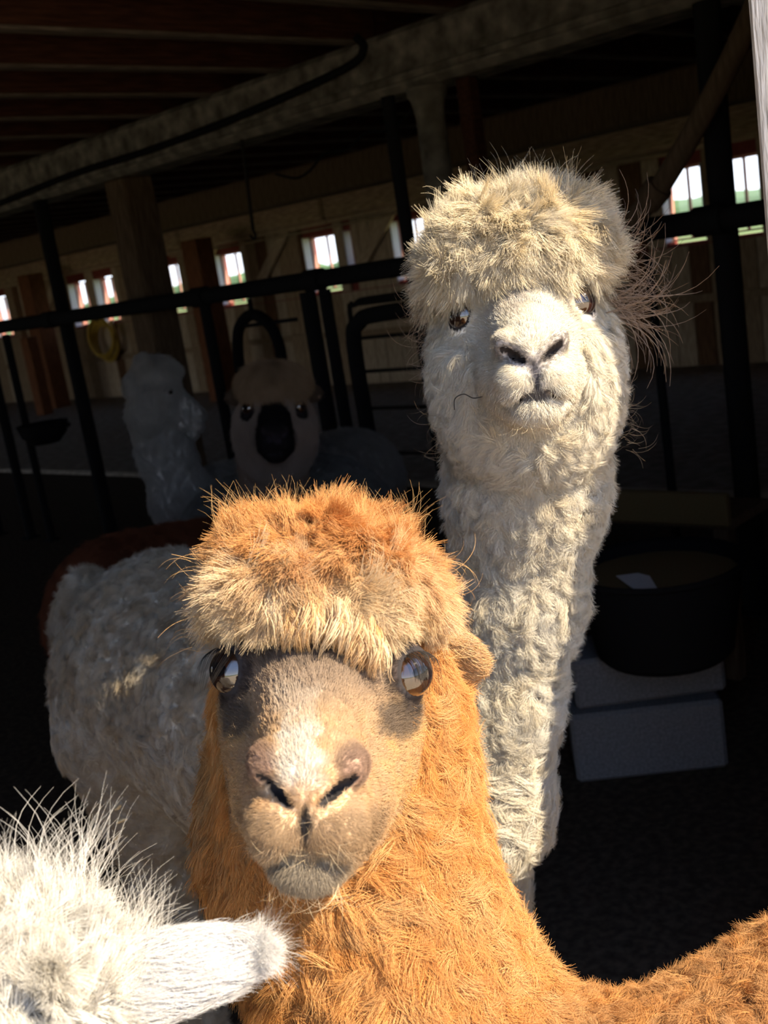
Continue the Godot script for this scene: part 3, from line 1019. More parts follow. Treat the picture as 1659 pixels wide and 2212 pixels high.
func head_lumps(crown: Vector3, crown_at: Vector3, cheek: float) -> Array:
	var l := [
		egg(Vector3(0, 0.010, -0.045), Vector3(0.064, 0.060, 0.078), Basis(), 0.03),
		bar(Vector3(0, -0.004, -0.014), 0.049, Vector3(0, -0.056, 0.078), 0.030, 0.03),
		bar(Vector3(0, -0.072, -0.030), 0.054, Vector3(0, -0.112, 0.058), 0.030, 0.03),
		egg(Vector3(0, -0.090, 0.068), Vector3(0.043, 0.037, 0.040), Basis(), 0.02),
	]
	for s: float in [-1.0, 1.0]:
		l.append(bar(Vector3(s * 0.036, -0.035, -0.030), 0.036, Vector3(s * 0.026, -0.085, 0.035), 0.026, 0.03))
		if cheek > 0.0:
			l.append(egg(Vector3(s * 0.052, -0.062, -0.050), Vector3(0.050, 0.085, 0.055) * cheek, Basis(), 0.03))
		l.append(egg(Vector3(s * EYE_X * 0.96, 0.001, -0.001), Vector3(0.0215, 0.0225, 0.0215), Basis(), 0.012))
		l.append(egg(Vector3(s * 0.0255, -0.060, 0.098), Vector3(0.0135, 0.0135, 0.017), Basis(), 0.010))
		l.append(egg(Vector3(s * 0.0165, -0.0985, 0.096), Vector3(0.0225, 0.0215, 0.021), Basis(), 0.007))
	l.append(egg(Vector3(0, -0.068, 0.108), Vector3(0.021, 0.021, 0.014), Basis(), 0.008))
	l.append(egg(Vector3(0, -0.128, 0.082), Vector3(0.021, 0.0135, 0.021), Basis(), 0.008))
	l.append(egg(crown_at, crown, Basis(), 0.025))
	for s: float in [-1.0, 1.0]:
		l.append(nostril(s))
		var gaze := Vector3(s * 0.64, 0.02, 0.77).normalized()
		l.append(egg(Vector3(s * EYE_X, 0, 0) + gaze * 0.0180, Vector3(0.0160, 0.0168, 0.0160), Basis(), 0.004, true))
	l.append_array(mouth())
	return l

func mouth() -> Array:        # the split of the upper lip and the line between the lips
	var l := [gouge(Vector3(0, -0.085, 0.121), 0.0026, Vector3(0, -0.112, 0.1185), 0.0034, 0.004)]
	for s: float in [-1.0, 1.0]:
		l.append(gouge(Vector3(0, -0.1165, 0.119), 0.0034, Vector3(s * 0.017, -0.1200, 0.103), 0.0034, 0.004))
		l.append(gouge(Vector3(s * 0.017, -0.1200, 0.103), 0.0034, Vector3(s * 0.036, -0.1190, 0.070), 0.0020, 0.004))
	return l

var seams := []

var holes := []

func in_nostril(q: Vector3) -> float:
	return minf(holes[0].far(q), holes[1].far(q))

func near_eye(q: Vector3) -> float:
	return Vector3(absf(q.x) - EYE_X, q.y, q.z).length()

func blend(a: Color, b: Color, t: float) -> Color:
	return a.lerp(b, clampf(t, 0.0, 1.0))

func fleck(q: Vector3, f: float) -> float:
	return fuzz.get_noise_3d(q.x * f, q.y * f, q.z * f)

func tousle(q: Vector3, f: float) -> Vector3:       # neighbouring locks lean the same way
	return Vector3(fleck(q, f), fleck(q + Vector3(3.1, 0, 0), f), fleck(q + Vector3(0, 5.3, 0), f)) * 2.0

# hair on a face lies away from the nose
func face_flow(q: Vector3) -> Vector3:
	return (q - Vector3(0, -0.085, 0.135)).normalized() + Vector3(0, -0.15, 0)

# --- the fawn and orange alpaca
const ORANGE := Color(0.80, 0.385, 0.105)
const TAN := Color(0.80, 0.52, 0.235)
const CREAM := Color(0.86, 0.70, 0.47)
const FAWN := Color(0.70, 0.49, 0.30)
const TAUPE := Color(0.44, 0.32, 0.225)
const SOOT := Color(0.085, 0.062, 0.052)
const BLAZE := Color(0.82, 0.77, 0.68)
const NOSE_SKIN := Color(0.030, 0.025, 0.026)

func coat_fawn_head(q: Vector3, n: Vector3) -> void:
	var nz := fleck(q, 60.0)
	var fine := fleck(q, 240.0)
	var ax := absf(q.x)
	var e := near_eye(q)
	k_p = 1.0
	var brow := 0.034 + nz * 0.012 - 0.006 * exp(-pow((q.x - 0.035) / 0.015, 2.0)) + 0.010 * exp(-pow((q.x - 0.002) / 0.014, 2.0))
	if (q.y > brow and e > 0.042) or (q.y > 0.010 + 0.01 * nz and q.z < -0.025):
		var low := smoothstep(0.045, 0.028, q.y)
		k_kind = WOOL if fine < 0.05 else SPIKE
		k_len = (0.033 + 0.022 * nz) * (1.0 - 0.42 * low) * (0.7 + 0.3 * smoothstep(0.042, 0.06, e))
		k_lift = 0.66 - 0.1 * low
		k_dir = (q - Vector3(0, 0.13, -0.02)).normalized() * 0.35 + Vector3(0, -0.3 * float(q.y < 0.08), 0) + tousle(q, 42.0) * 1.5
		k_col = blend(TAN, CREAM, 0.45 + 1.3 * nz)
		k_col = blend(k_col, ORANGE, smoothstep(0.062, 0.095, q.y + 0.02 * nz) * 0.85 + 0.4 * smoothstep(0.05, 0.09, q.x + 0.015 * fine))
		if q.z > 0.005 and ax < 0.07 and q.y < 0.085 and fine > 0.16:
			k_kind = CURL
			k_len = 0.034
		k_skin = k_col
		return
	if q.z < -0.034 + nz * 0.008 and (q.y < 0.0 or ax > 0.055):
		k_kind = WOOL
		k_len = 0.022
		k_lift = 0.5
		k_dir = Vector3(signf(q.x) * 0.5, -0.7, 0.15) + Vector3(nz, fine, -nz) * 0.6
		k_col = blend(ORANGE, TAN, 0.2 + nz)
		k_skin = k_col
		k_p = 0.5
		return
	k_kind = FACE
	k_len = 0.0095
	k_lift = 0.42
	k_p = 1.0
	k_dir = face_flow(q)
	var c := blend(FAWN, TAN, smoothstep(0.03, 0.06, ax) * 0.6 + nz * 0.8)
	# grey-brown mask between the eyes and round them, pale blaze down the nose
	c = blend(c, TAUPE, smoothstep(-0.035, -0.005, q.y + nz * 0.008) * smoothstep(0.075, 0.045, ax))
	c = blend(c, SOOT, smoothstep(-0.004, 0.014, q.y + nz * 0.010) * smoothstep(0.060, 0.030, ax) * 0.85)
	c = blend(c, BLAZE, smoothstep(0.016, 0.008, absf(q.x + 0.006 + 0.12 * (q.y + 0.05)) * 0.85 + nz * 0.007) * smoothstep(-0.078, -0.064, q.y) * (0.35 * smoothstep(-0.002, -0.02, q.y + nz * 0.012) + 0.6 * smoothstep(-0.026, -0.042, q.y + nz * 0.012)) * (0.9 + 0.5 * fine))
	c = blend(c, SOOT, smoothstep(0.034, 0.026, e + nz * 0.006))
	c = blend(c, Color(0.15, 0.115, 0.095), smoothstep(0.020, 0.011, Vector2(ax - 0.056, q.y + 0.034).length() + nz * 0.006) * 0.85)
	# mauve brown round the nostrils, grizzled lips
	c = blend(c, Color(0.30, 0.185, 0.14), smoothstep(0.017, 0.010, Vector3(ax - 0.0285, q.y + 0.060, (q.z - 0.100) * 0.6).length()) * 0.85)
	c = blend(c, Color(0.52, 0.36, 0.215), smoothstep(-0.084, -0.094, q.y) * smoothstep(0.05, 0.07, q.z))
	c = blend(c, Color(0.40, 0.33, 0.245), smoothstep(-0.108, -0.118, q.y + nz * 0.004) * smoothstep(0.030, 0.016, ax) * smoothstep(0.06, 0.08, q.z))
	c = blend(c, NOSE_SKIN, smoothstep(0.0055, 0.003, ax + 0.35 * absf(q.y + 0.096) - 0.001) * smoothstep(0.104, 0.112, q.z) * smoothstep(-0.08, -0.084, q.y))
	if q.z > 0.07:
		k_len = 0.0062
	if q.y < -0.112 and q.z > 0.05:
		k_len = 0.010
		k_lift = 0.5
	bare(q, e)
	if k_p > 0.0:
		k_col = c
		k_skin = c
		
func bare(q: Vector3, e: float) -> void:
	var hole := in_nostril(q)
	var seam := 1.0
	if q.z > 0.06 and q.y < -0.08:
		for s: Lump in seams:
			seam = minf(seam, s.far(q))
	if hole < 0.0014 or e < 0.0222 or seam < 0.0008:
		k_p = 0.0
		k_skin = NOSE_SKIN
	elif e < 0.0265 or hole < 0.007 or seam < 0.004:
		k_len = 0.0042

func coat_fawn_body(p: Vector3, n: Vector3) -> void:
	var nz := fleck(p, 26.0)
	var fine := fleck(p, 110.0)
	k_kind = CRIMP
	k_len = 0.026 + 0.008 * nz
	k_lift = 0.5
	k_dir = Vector3(0.1, -0.6, 0.1) + tousle(p, 34.0) * 0.9
	k_col = blend(ORANGE, TAN, 0.28 + 0.9 * nz + 0.5 * fine)
	# the back is a duller brown with tight curls
	var back := smoothstep(0.03, 0.12, p.x + 0.05 * nz) * smoothstep(0.86, 0.80, p.y)
	k_col = blend(k_col, Color(0.52, 0.285, 0.125), back * (0.7 + fine))
	if back > 0.5:
		k_kind = CURL if fine > 0.0 else CRIMP
		k_len = 0.024
		k_lift = 0.6
	elif p.y > 0.85 and p.x < -0.02 and fine > 0.1 and p.z > -0.83:
		k_kind = WOOL
		k_len = 0.036
	k_skin = k_col
	k_p = 1.0 if p.y > 0.55 else 0.3

# --- the tall cream-white alpaca
const MILK := Color(0.93, 0.885, 0.79)
const IVORY := Color(0.93, 0.82, 0.61)
const DUST_AND_SHADE := Color(0.50, 0.385, 0.255)

func coat_cream_head(q: Vector3, n: Vector3) -> void:
	var nz := fleck(q, 55.0)
	var fine := fleck(q, 220.0)
	var ax := absf(q.x)
	var e := near_eye(q)
	k_p = 1.0
	var brow := 0.028 + nz * 0.012 - 0.012 * smoothstep(0.0, 0.05, -q.x)
	if (q.y > brow and e > 0.036) or (q.y > 0.012 + 0.01 * nz and q.z < -0.025):
		var low := smoothstep(0.045, 0.028, q.y)
		k_kind = WOOL if fine < 0.0 else SPIKE
		k_len = (0.046 + 0.026 * nz) * (1.0 - 0.4 * low)
		k_lift = 0.64 - 0.12 * low
		k_dir = (q - Vector3(0, 0.13, -0.01)).normalized() * 0.4 + Vector3(0, -0.35 * float(q.y < 0.07), 0) + tousle(q, 34.0) * 1.7
		k_col = blend(MILK, IVORY, 0.5 + 1.3 * nz)
		k_col = blend(k_col, DUST_AND_SHADE, smoothstep(0.2, 0.5, fine) * 0.25)
		k_skin = k_col
		return
	if q.z < 0.0 + nz * 0.010 or ax > 0.058:
		k_kind = WOOL
		k_len = 0.025 + 0.006 * nz
		k_lift = 0.55
		k_dir = Vector3(signf(q.x) * 0.5, -0.5, -0.1) + tousle(q, 42.0) * 0.8
		k_col = blend(MILK, IVORY, 0.25 + 0.7 * nz)
		k_skin = k_col
		if e < 0.042:
			k_len = 0.012
		bare(q, e)
		k_p *= 0.75
		return
	k_kind = FACE
	k_len = 0.0115
	k_lift = 0.45
	k_dir = face_flow(q)
	var c := blend(MILK, IVORY, 0.2 + 0.5 * nz)
	c = blend(c, Color(0.46, 0.38, 0.34), smoothstep(0.030, 0.012, Vector2(q.x + 0.012, q.y + 0.004).length() + 0.01 * nz) * 0.4)  # greyish shade left of the bridge, painted into the coat
	c = blend(c, Color(0.24, 0.20, 0.19), smoothstep(0.0105, 0.004, in_nostril(q)) * 0.75)
	c = blend(c, Color(0.13, 0.12, 0.13), smoothstep(0.008, 0.002, ax + 0.3 * absf(q.y + 0.098) - 0.002) * smoothstep(0.100, 0.108, q.z) * smoothstep(-0.080, -0.086, q.y))
	c = blend(c, Color(0.17, 0.15, 0.145), smoothstep(0.007, 0.0035, absf(q.y + 0.1175) + nz * 0.003) * smoothstep(0.026, 0.012, ax) * smoothstep(0.07, 0.09, q.z) * 0.9)
	if q.z > 0.07:
		k_len = 0.0075
	if q.y < -0.112 and q.z > 0.05:
		k_len = 0.013
		k_lift = 0.5
	bare(q, e)
	if k_p > 0.0:
		k_col = c
		k_skin = c

func coat_cream_body(p: Vector3, n: Vector3) -> void:
	var nz := fleck(p, 22.0)
	var fine := fleck(p, 90.0)
	k_kind = CURL if fine > 0.08 else CRIMP
	k_len = 0.023 + 0.006 * nz
	k_lift = 0.6
	k_dir = Vector3(0.15, -0.4, 0.1) + tousle(p, 40.0) * 0.9
	k_col = blend(MILK, IVORY, 0.3 + 0.8 * nz)
	var soil_and_shade := smoothstep(-0.1, -0.3, p.x)         # dusty flank and rump, with their shade and warm bounce painted in
	k_col = blend(k_col, DUST_AND_SHADE, clampf(soil_and_shade * (0.38 + 0.7 * nz) + 0.5 * smoothstep(0.25, 0.55, fine), 0.0, 0.8))
	if p.y < 0.75:
		k_kind = WOOL
		k_len = 0.042
		k_lift = 0.3
	k_skin = k_col
	k_p = 1.0 if p.x > -0.15 else 0.55

# --- the white alpaca in the corner
func coat_white_head(q: Vector3, n: Vector3) -> void:
	var nz := fleck(q, 55.0)
	k_p = 1.0
	k_kind = SPIKE
	k_len = 0.046 + 0.01 * nz
	k_lift = 0.6
	k_dir = (q - Vector3(0, 0.09, 0.02)).normalized() * 0.4 + Vector3(0, 0.2, 0) + tousle(q, 40.0)
	if q.y < 0.02:
		k_kind = WOOL
		k_len = 0.024
		k_dir = Vector3(0, -0.8, -0.2)
	k_col = blend(Color(0.93, 0.91, 0.87), Color(0.92, 0.86, 0.75), 0.3 + nz)
	k_skin = k_col

func coat_white_body(p: Vector3, n: Vector3) -> void:
	coat_far(p, Color(0.86, 0.82, 0.74), Color(0.84, 0.76, 0.62))
	k_p = 0.4

# --- the ones standing in the dark barn
func coat_far(p: Vector3, a: Color, b: Color) -> void:
	var nz := fleck(p, 18.0)
	k_kind = CRIMP
	k_len = 0.032
	k_lift = 0.45
	k_dir = Vector3(0.1, -0.8, 0.1) + Vector3(nz, -nz, nz) * 0.8
	k_col = blend(a, b, 0.4 + nz)
	k_skin = k_col
	k_p = 1.0

func coat_pale_body(p: Vector3, n: Vector3) -> void:
	coat_far(p, Color(0.66, 0.65, 0.63), Color(0.56, 0.55, 0.53))

func coat_grey_body(p: Vector3, n: Vector3) -> void:
	coat_far(p, Color(0.42, 0.42, 0.41), Color(0.30, 0.30, 0.29))
	if p.y > 0.80 and p.z > -3.06:
		coat_far(p, Color(0.50, 0.38, 0.30), Color(0.40, 0.30, 0.24))

func coat_brown_ear(p: Vector3, n: Vector3) -> void:
	coat_far(p, Color(0.20, 0.14, 0.10), Color(0.15, 0.105, 0.08))
	k_len = 0.02

func coat_rust_body(p: Vector3, n: Vector3) -> void:
	coat_far(p, Color(0.26, 0.085, 0.04), Color(0.18, 0.06, 0.03))

func coat_pale_head(q: Vector3, n: Vector3) -> void:
	coat_far(q, Color(0.66, 0.65, 0.63), Color(0.56, 0.55, 0.53))
	k_len = 0.028 if q.z < 0.03 else 0.012

func coat_rust_head(q: Vector3, n: Vector3) -> void:
	coat_far(q, Color(0.26, 0.085, 0.04), Color(0.18, 0.06, 0.03))
	k_len = 0.028 if q.z < 0.03 else 0.012

func coat_masked_head(q: Vector3, n: Vector3) -> void:
	coat_far(q, Color(0.58, 0.47, 0.40), Color(0.47, 0.38, 0.32))
	var e := near_eye(q)
	if q.y > 0.024:
		k_col = blend(Color(0.54, 0.39, 0.25), Color(0.43, 0.30, 0.18), 0.5 + fleck(q, 50.0))
		k_len = 0.036
		k_dir = (q - Vector3(0, 0.12, 0)).normalized() + Vector3(0, -0.2, 0)
	elif q.z > 0.035 or e < 0.036:
		k_kind = FACE
		k_len = 0.012
		k_col = Color(0.022, 0.019, 0.020)
		k_dir = face_flow(q)
		if absf(q.x) > 0.045 and e > 0.036:
			k_col = Color(0.42, 0.35, 0.31)
	bare(q, e)
	k_skin = k_col

# --- putting one together
func leg(list: Array, top: Vector3, knee: Vector3, foot: Vector3, thick := 0.075) -> void:
	list.append(bar(top, thick, knee, 0.046, 0.05))
	list.append(bar(knee, 0.044, foot + Vector3(0, 0.06, 0), 0.032, 0.02))
	list.append(egg(foot + Vector3(0, 0.028, 0), Vector3(0.036, 0.028, 0.045), Basis(), 0.02))

func bounds(list: Array, grow_by: float) -> Array:
	var lo := Vector3.ONE * 99.0
	var hi := -lo
	for q: Lump in list:
		if q.cut:
			continue
		var r := Vector3.ONE * (maxf(q.ra, q.ra + q.dr))
		if not q.bar:
			r = Vector3.ONE * maxf(1.0 / q.m.x.length(), maxf(1.0 / q.m.y.length(), 1.0 / q.m.z.length()))
		lo = lo.min(q.a - r).min(q.a + q.ba - r)
		hi = hi.max(q.a + r).max(q.a + q.ba + r)
	return [lo - Vector3.ONE * grow_by, hi + Vector3.ONE * grow_by]

func eye_parts(o: Node3D, place: Transform3D) -> void:
	for s: float in [-1.0, 1.0]:
		var ball := SphereMesh.new()
		ball.radius = 0.0193
		ball.height = 0.0386
		ball.radial_segments = 32
		ball.rings = 20
		var gaze := Vector3(s * 0.64, 0.02, 0.77).normalized()
		var at := Vector3(s * EYE_X, 0, 0)
		var turn := Basis.looking_at(-gaze, UP)        # its z axis looks out
		var ey := part(o, "eye", ball, M.eye, place * at, place.basis.orthonormalized() * turn)
		ey.set_meta("label", "glossy dark brown eye")
		part(ey, "pupil", pupil_mesh(), M.pupil, Vector3.ZERO)

var pupil_cache: ArrayMesh
func pupil_mesh() -> ArrayMesh:       # a curved bar lying on the eyeball
	if pupil_cache:
		return pupil_cache
	var st := SurfaceTool.new()
	st.begin(Mesh.PRIMITIVE_TRIANGLES)
	var n := 16
	for i in n:
		for k in 2:
			var q := []
			for e: Array in [[i, k], [i + 1, k], [i + 1, k + 1]]:
				var a: float = TAU * e[0] / n
				var r: float = [0.0, 0.6, 1.0][e[1]]
				q.append(Vector3(cos(a) * 0.0095 * r, sin(a) * 0.0055 * r, 0))
			var q4 := Vector3(cos(TAU * i / n) * 0.0095 * [0.0, 0.6, 1.0][k + 1], sin(TAU * i / n) * 0.0055 * [0.0, 0.6, 1.0][k + 1], 0)
			q.append(q4)
			for j in 4:
				var v: Vector3 = q[j]
				q[j] = Vector3(v.x, v.y, sqrt(0.0194 * 0.0194 - v.x * v.x - v.y * v.y))
			for e: Array in [[0, 1, 2], [0, 2, 3]]:
				for j: int in e:
					st.set_normal((q[j] as Vector3).normalized())
					st.add_vertex(q[j])
	pupil_cache = st.commit()
	return pupil_cache

func lashes(place: Transform3D, c: Color, count: int, length: float) -> void:
	for s: float in [-1.0, 1.0]:
		var gaze := Vector3(s * 0.64, 0.02, 0.77).normalized()
		var across := UP.cross(gaze).normalized()
		for i in count:
			var a := rng.randf_range(-1.25, 1.25)
			var d := (gaze * 0.72 + across * sin(a) * 0.75 + UP * (0.62 + 0.15 * cos(a))).normalized()
			var at := Vector3(s * EYE_X, 0, 0) + d * 0.0225
			var out := (gaze * 0.7 + across * sin(a) * 0.6 + Vector3(s * 0.4, 0.1, 0)).normalized()
			one_lock(LONG, place * at, place.basis * out, place.basis * Vector3(s * 0.5, -0.8, 0.3).normalized(), 0.9, length * rng.randf_range(0.7, 1.2), c, 3.0)

# opts: label, head (world transform), crown, crown_at, cheek, body lumps, coats, densities ...
func alpaca(opts: Dictionary) -> Node3D:
	var foot: Vector3 = opts.foot
	var o := thing("alpaca", opts.label, "alpaca", foot)
	var home := Transform3D(Basis(), -foot)
	var hp: Transform3D = home * (opts.head as Transform3D)
	holes = [nostril(-1.0), nostril(1.0)]
	seams = mouth()
	fuzz.seed = opts.seed
	fuzz.frequency = 1.0
	rng.seed = opts.seed
	fur_begin()
	var cam := EYE - foot
	var pieces := []
	var hl := head_lumps(opts.crown, opts.crown_at, opts.cheek)
	hl.append_array(opts.get("more", []))
	var b := bounds(hl, 0.006)
	var hs := skin_of(hl, b[0], b[1], opts.head_cell)
	pieces.append([hs, grow(hs, opts.head_fur, opts.head_coat, hp, cam, opts.back), hp])
	var bl: Array = opts.body
	b = bounds(bl, 0.02)
	var bk := skin_of(bl, b[0], b[1], opts.body_cell)
	pieces.append([bk, grow(bk, opts.body_fur, opts.body_coat, home, cam, opts.back), home])
	part(o, "body", hide_mesh(pieces), skin_mat)
	eye_parts(o, hp)
	for e: Array in opts.get("ears", []):       # [base, tip, facing] in head axes
		var axis: Vector3 = e[1] - e[0]
		var y := axis.normalized()
		var z := ((e[2] as Vector3) - y * y.dot(e[2])).normalized()
		var turn := Basis(y.cross(z), y, z)
		var ln := axis.length()
		var el := [egg(Vector3(0, ln * 0.45, 0), Vector3(0.021, ln * 0.56, 0.011), Basis(), 0.01), egg(Vector3(0, ln * 0.45, 0.012), Vector3(0.014, ln * 0.46, 0.010), Basis(), 0.006, true)]
		var es := skin_of(el, Vector3(-0.028, -0.03, -0.02), Vector3(0.028, ln * 1.08, 0.02), 0.004)
		var ep := hp * Transform3D(turn, e[0])
		var cs := grow(es, opts.ear_fur, opts.ear_coat, ep, cam, 1.0)
		part(o, "ear", hide_mesh([[es, cs, ep]]), skin_mat)
	if opts.has("extra"):
		(opts.extra as Callable).call(hp, home)
	fur_end(o, {FACE: "face_fur", FACE + 1: "face_fur", LONG: "stray_hair", CURL: "curls", SPIKE: "topknot"})
	return o

func frame_to_eye(at: Vector3, lean := 0.0) -> Basis:        # z towards the photographer, y up with the given lean
	var z := (EYE - at).normalized()
	var x := UP.rotated(z, lean).cross(z).normalized()
	return Basis(x, z.cross(x), z)

func rot(x: float, y: float, z: float) -> Basis:
	return Basis(UP, deg_to_rad(y)) * Basis(Vector3(1, 0, 0), deg_to_rad(x)) * Basis(Vector3(0, 0, 1), deg_to_rad(z))

func tufts(list: Array, at: Vector3, r: Vector3, count: int, seed_: int) -> Array:      # uneven lumps of wool on the crown
	rng.seed = seed_
	for i in count:
		var d := Vector3(rng.randf_range(-1, 1), rng.randf_range(-0.25, 1), rng.randf_range(-0.6, 1)).normalized()
		var s := rng.randf_range(0.011, 0.019)
		list.append(egg(at + d * r * 0.93, Vector3(s, s * 1.25, s), Basis(), 0.008))
	return list

func strays(hp: Transform3D, at: Vector3, spread: Vector3, out: Vector3, count: int, length: float, c: Color, slim := 1.0, kind := LONG) -> void:
	for i in count:
		var p := at + Vector3(rng.randf_range(-1, 1), rng.randf_range(-1, 1), rng.randf_range(-1, 1)) * spread
		var d := (out + Vector3(rng.randf_range(-1, 1), rng.randf_range(-1, 1), rng.randf_range(-1, 1)) * 0.45).normalized()
		one_lock(kind, hp * p, hp.basis * d, hp.basis * Vector3(rng.randf_range(-1, 1), rng.randf_range(-1, 1), rng.randf_range(-1, 1)).normalized(), 0.85, length * rng.randf_range(0.5, 1.3), c, slim)

func coat_fawn_ear(q: Vector3, n: Vector3) -> void:
	k_kind = FACE
	k_len = 0.013
	k_lift = 0.3
	k_dir = Vector3(0, 1, 0)
	k_col = blend(FAWN, TAN, 0.5 + fleck(q, 200.0))
	k_skin = k_col
	k_p = 1.0

func coat_white_ear(q: Vector3, n: Vector3) -> void:
	k_kind = WOOL
	k_len = 0.028
	k_lift = 0.3
	k_dir = Vector3(0, 1, 0)
	k_col = Color(0.88, 0.86, 0.84)
	k_skin = k_col
	k_p = 0.7

func fawn_extra(hp: Transform3D, home: Transform3D) -> void:
	lashes(hp, Color(0.03, 0.024, 0.02), 60, 0.017)
	strays(hp, Vector3(0, 0.105, -0.03), Vector3(0.07, 0.012, 0.05), Vector3(0, 1, 0.2), 160, 0.034, TAN, 1.0)
	strays(hp, Vector3(0, 0.095, -0.03), Vector3(0.07, 0.012, 0.05), Vector3(0, 1, 0.2), 260, 0.042, TAN, 1.0, NEEDLE)
	strays(hp, Vector3(-0.09, 0.05, -0.03), Vector3(0.012, 0.04, 0.04), Vector3(-1, 0.2, 0.1), 90, 0.030, TAN, 1.1)
	strays(hp, Vector3(0.09, 0.05, -0.03), Vector3(0.012, 0.04, 0.04), Vector3(1, 0.2, 0.1), 90, 0.028, TAN, 1.1)
	strays(hp, Vector3(0, -0.105, 0.105), Vector3(0.026, 0.014, 0.006), Vector3(0, -0.2, 1), 70, 0.020, CREAM, 1.2)
	strays(hp, Vector3(0, -0.138, 0.082), Vector3(0.024, 0.004, 0.014), Vector3(0.1, -1, 0.5), 60, 0.026, CREAM, 1.2)
	for i in 6:      # a few heavy curls at the parting of the fringe
		var at := Vector3([-0.018, -0.006, 0.018, 0.030, 0.036, -0.03][i], [0.040, 0.044, 0.042, 0.034, 0.026, 0.05][i], [0.046, 0.05, 0.05, 0.048, 0.046, 0.045][i])
		for k in 26:
			one_lock(CURL, hp * (at + Vector3(rng.randf_range(-1, 1), rng.randf_range(-1, 1), rng.randf_range(-1, 1)) * 0.007), hp.basis * Vector3(0, 0.3, 1).normalized(), hp.basis * Vector3(rng.randf_range(-0.5, 0.5), -1, 0.1).normalized(), 0.5, rng.randf_range(0.03, 0.042), blend(TAN, CREAM, rng.randf()))

func cream_extra(hp: Transform3D, home: Transform3D) -> void:
	lashes(hp, Color(0.16, 0.12, 0.09), 34, 0.013)
	strays(hp, Vector3(0, 0.115, -0.03), Vector3(0.08, 0.012, 0.05), Vector3(0, 1, 0.2), 90, 0.05, IVORY)
	strays(hp, Vector3(0, 0.105, -0.03), Vector3(0.07, 0.012, 0.05), Vector3(0.1, 1, 0.2), 220, 0.06, IVORY, 1.0, NEEDLE)
	var brown := Color(0.42, 0.30, 0.21)
	strays(hp, Vector3(0.105, 0.035, -0.045), Vector3(0.012, 0.05, 0.02), Vector3(1, 0.05, 0.05), 130, 0.095, brown, 1.0)
	strays(hp, Vector3(0.100, 0.005, -0.055), Vector3(0.012, 0.02, 0.02), Vector3(1, -0.35, 0.05), 80, 0.110, brown, 1.0)
	strays(hp, Vector3(-0.105, -0.01, -0.045), Vector3(0.012, 0.045, 0.02), Vector3(-1, -0.25, 0.05), 120, 0.045, brown, 1.1)
	strays(hp, Vector3(-0.100, -0.11, -0.045), Vector3(0.012, 0.05, 0.02), Vector3(-1, -0.25, 0.05), 60, 0.035, DUST_AND_SHADE, 1.1)
	strays(hp, Vector3(0.105, -0.12, -0.045), Vector3(0.012, 0.05, 0.02), Vector3(1, -0.25, 0.05), 60, 0.03, DUST_AND_SHADE, 1.1)
	strays(hp, Vector3(0, -0.105, 0.105), Vector3(0.026, 0.014, 0.006), Vector3(0, -0.3, 1), 60, 0.02, MILK)
	strays(hp, Vector3(0, -0.138, 0.082), Vector3(0.024, 0.004, 0.014), Vector3(0.1, -1, 0.5), 50, 0.028, IVORY, 1.2)

func white_extra(hp: Transform3D, home: Transform3D) -> void:
	strays(hp, Vector3(0, 0.09, -0.03), Vector3(0.09, 0.02, 0.06), Vector3(-0.2, 1, -0.1), 520, 0.052, Color(0.86, 0.82, 0.76), 1.0, NEEDLE)
	strays(hp, Vector3(-0.09, 0.05, -0.03), Vector3(0.03, 0.02, 0.02), Vector3(-0.6, 0.8, -0.1), 200, 0.045, Color(0.86, 0.82, 0.76), 1.0, NEEDLE)
	strays(hp, Vector3(-0.178, 0.037, -0.04), Vector3(0.012, 0.012, 0.008), Vector3(-1, 0.1, -0.1), 90, 0.03, Color(0.86, 0.82, 0.76), 1.0, NEEDLE)

func no_extra(_hp: Transform3D, _home: Transform3D) -> void:
	pass

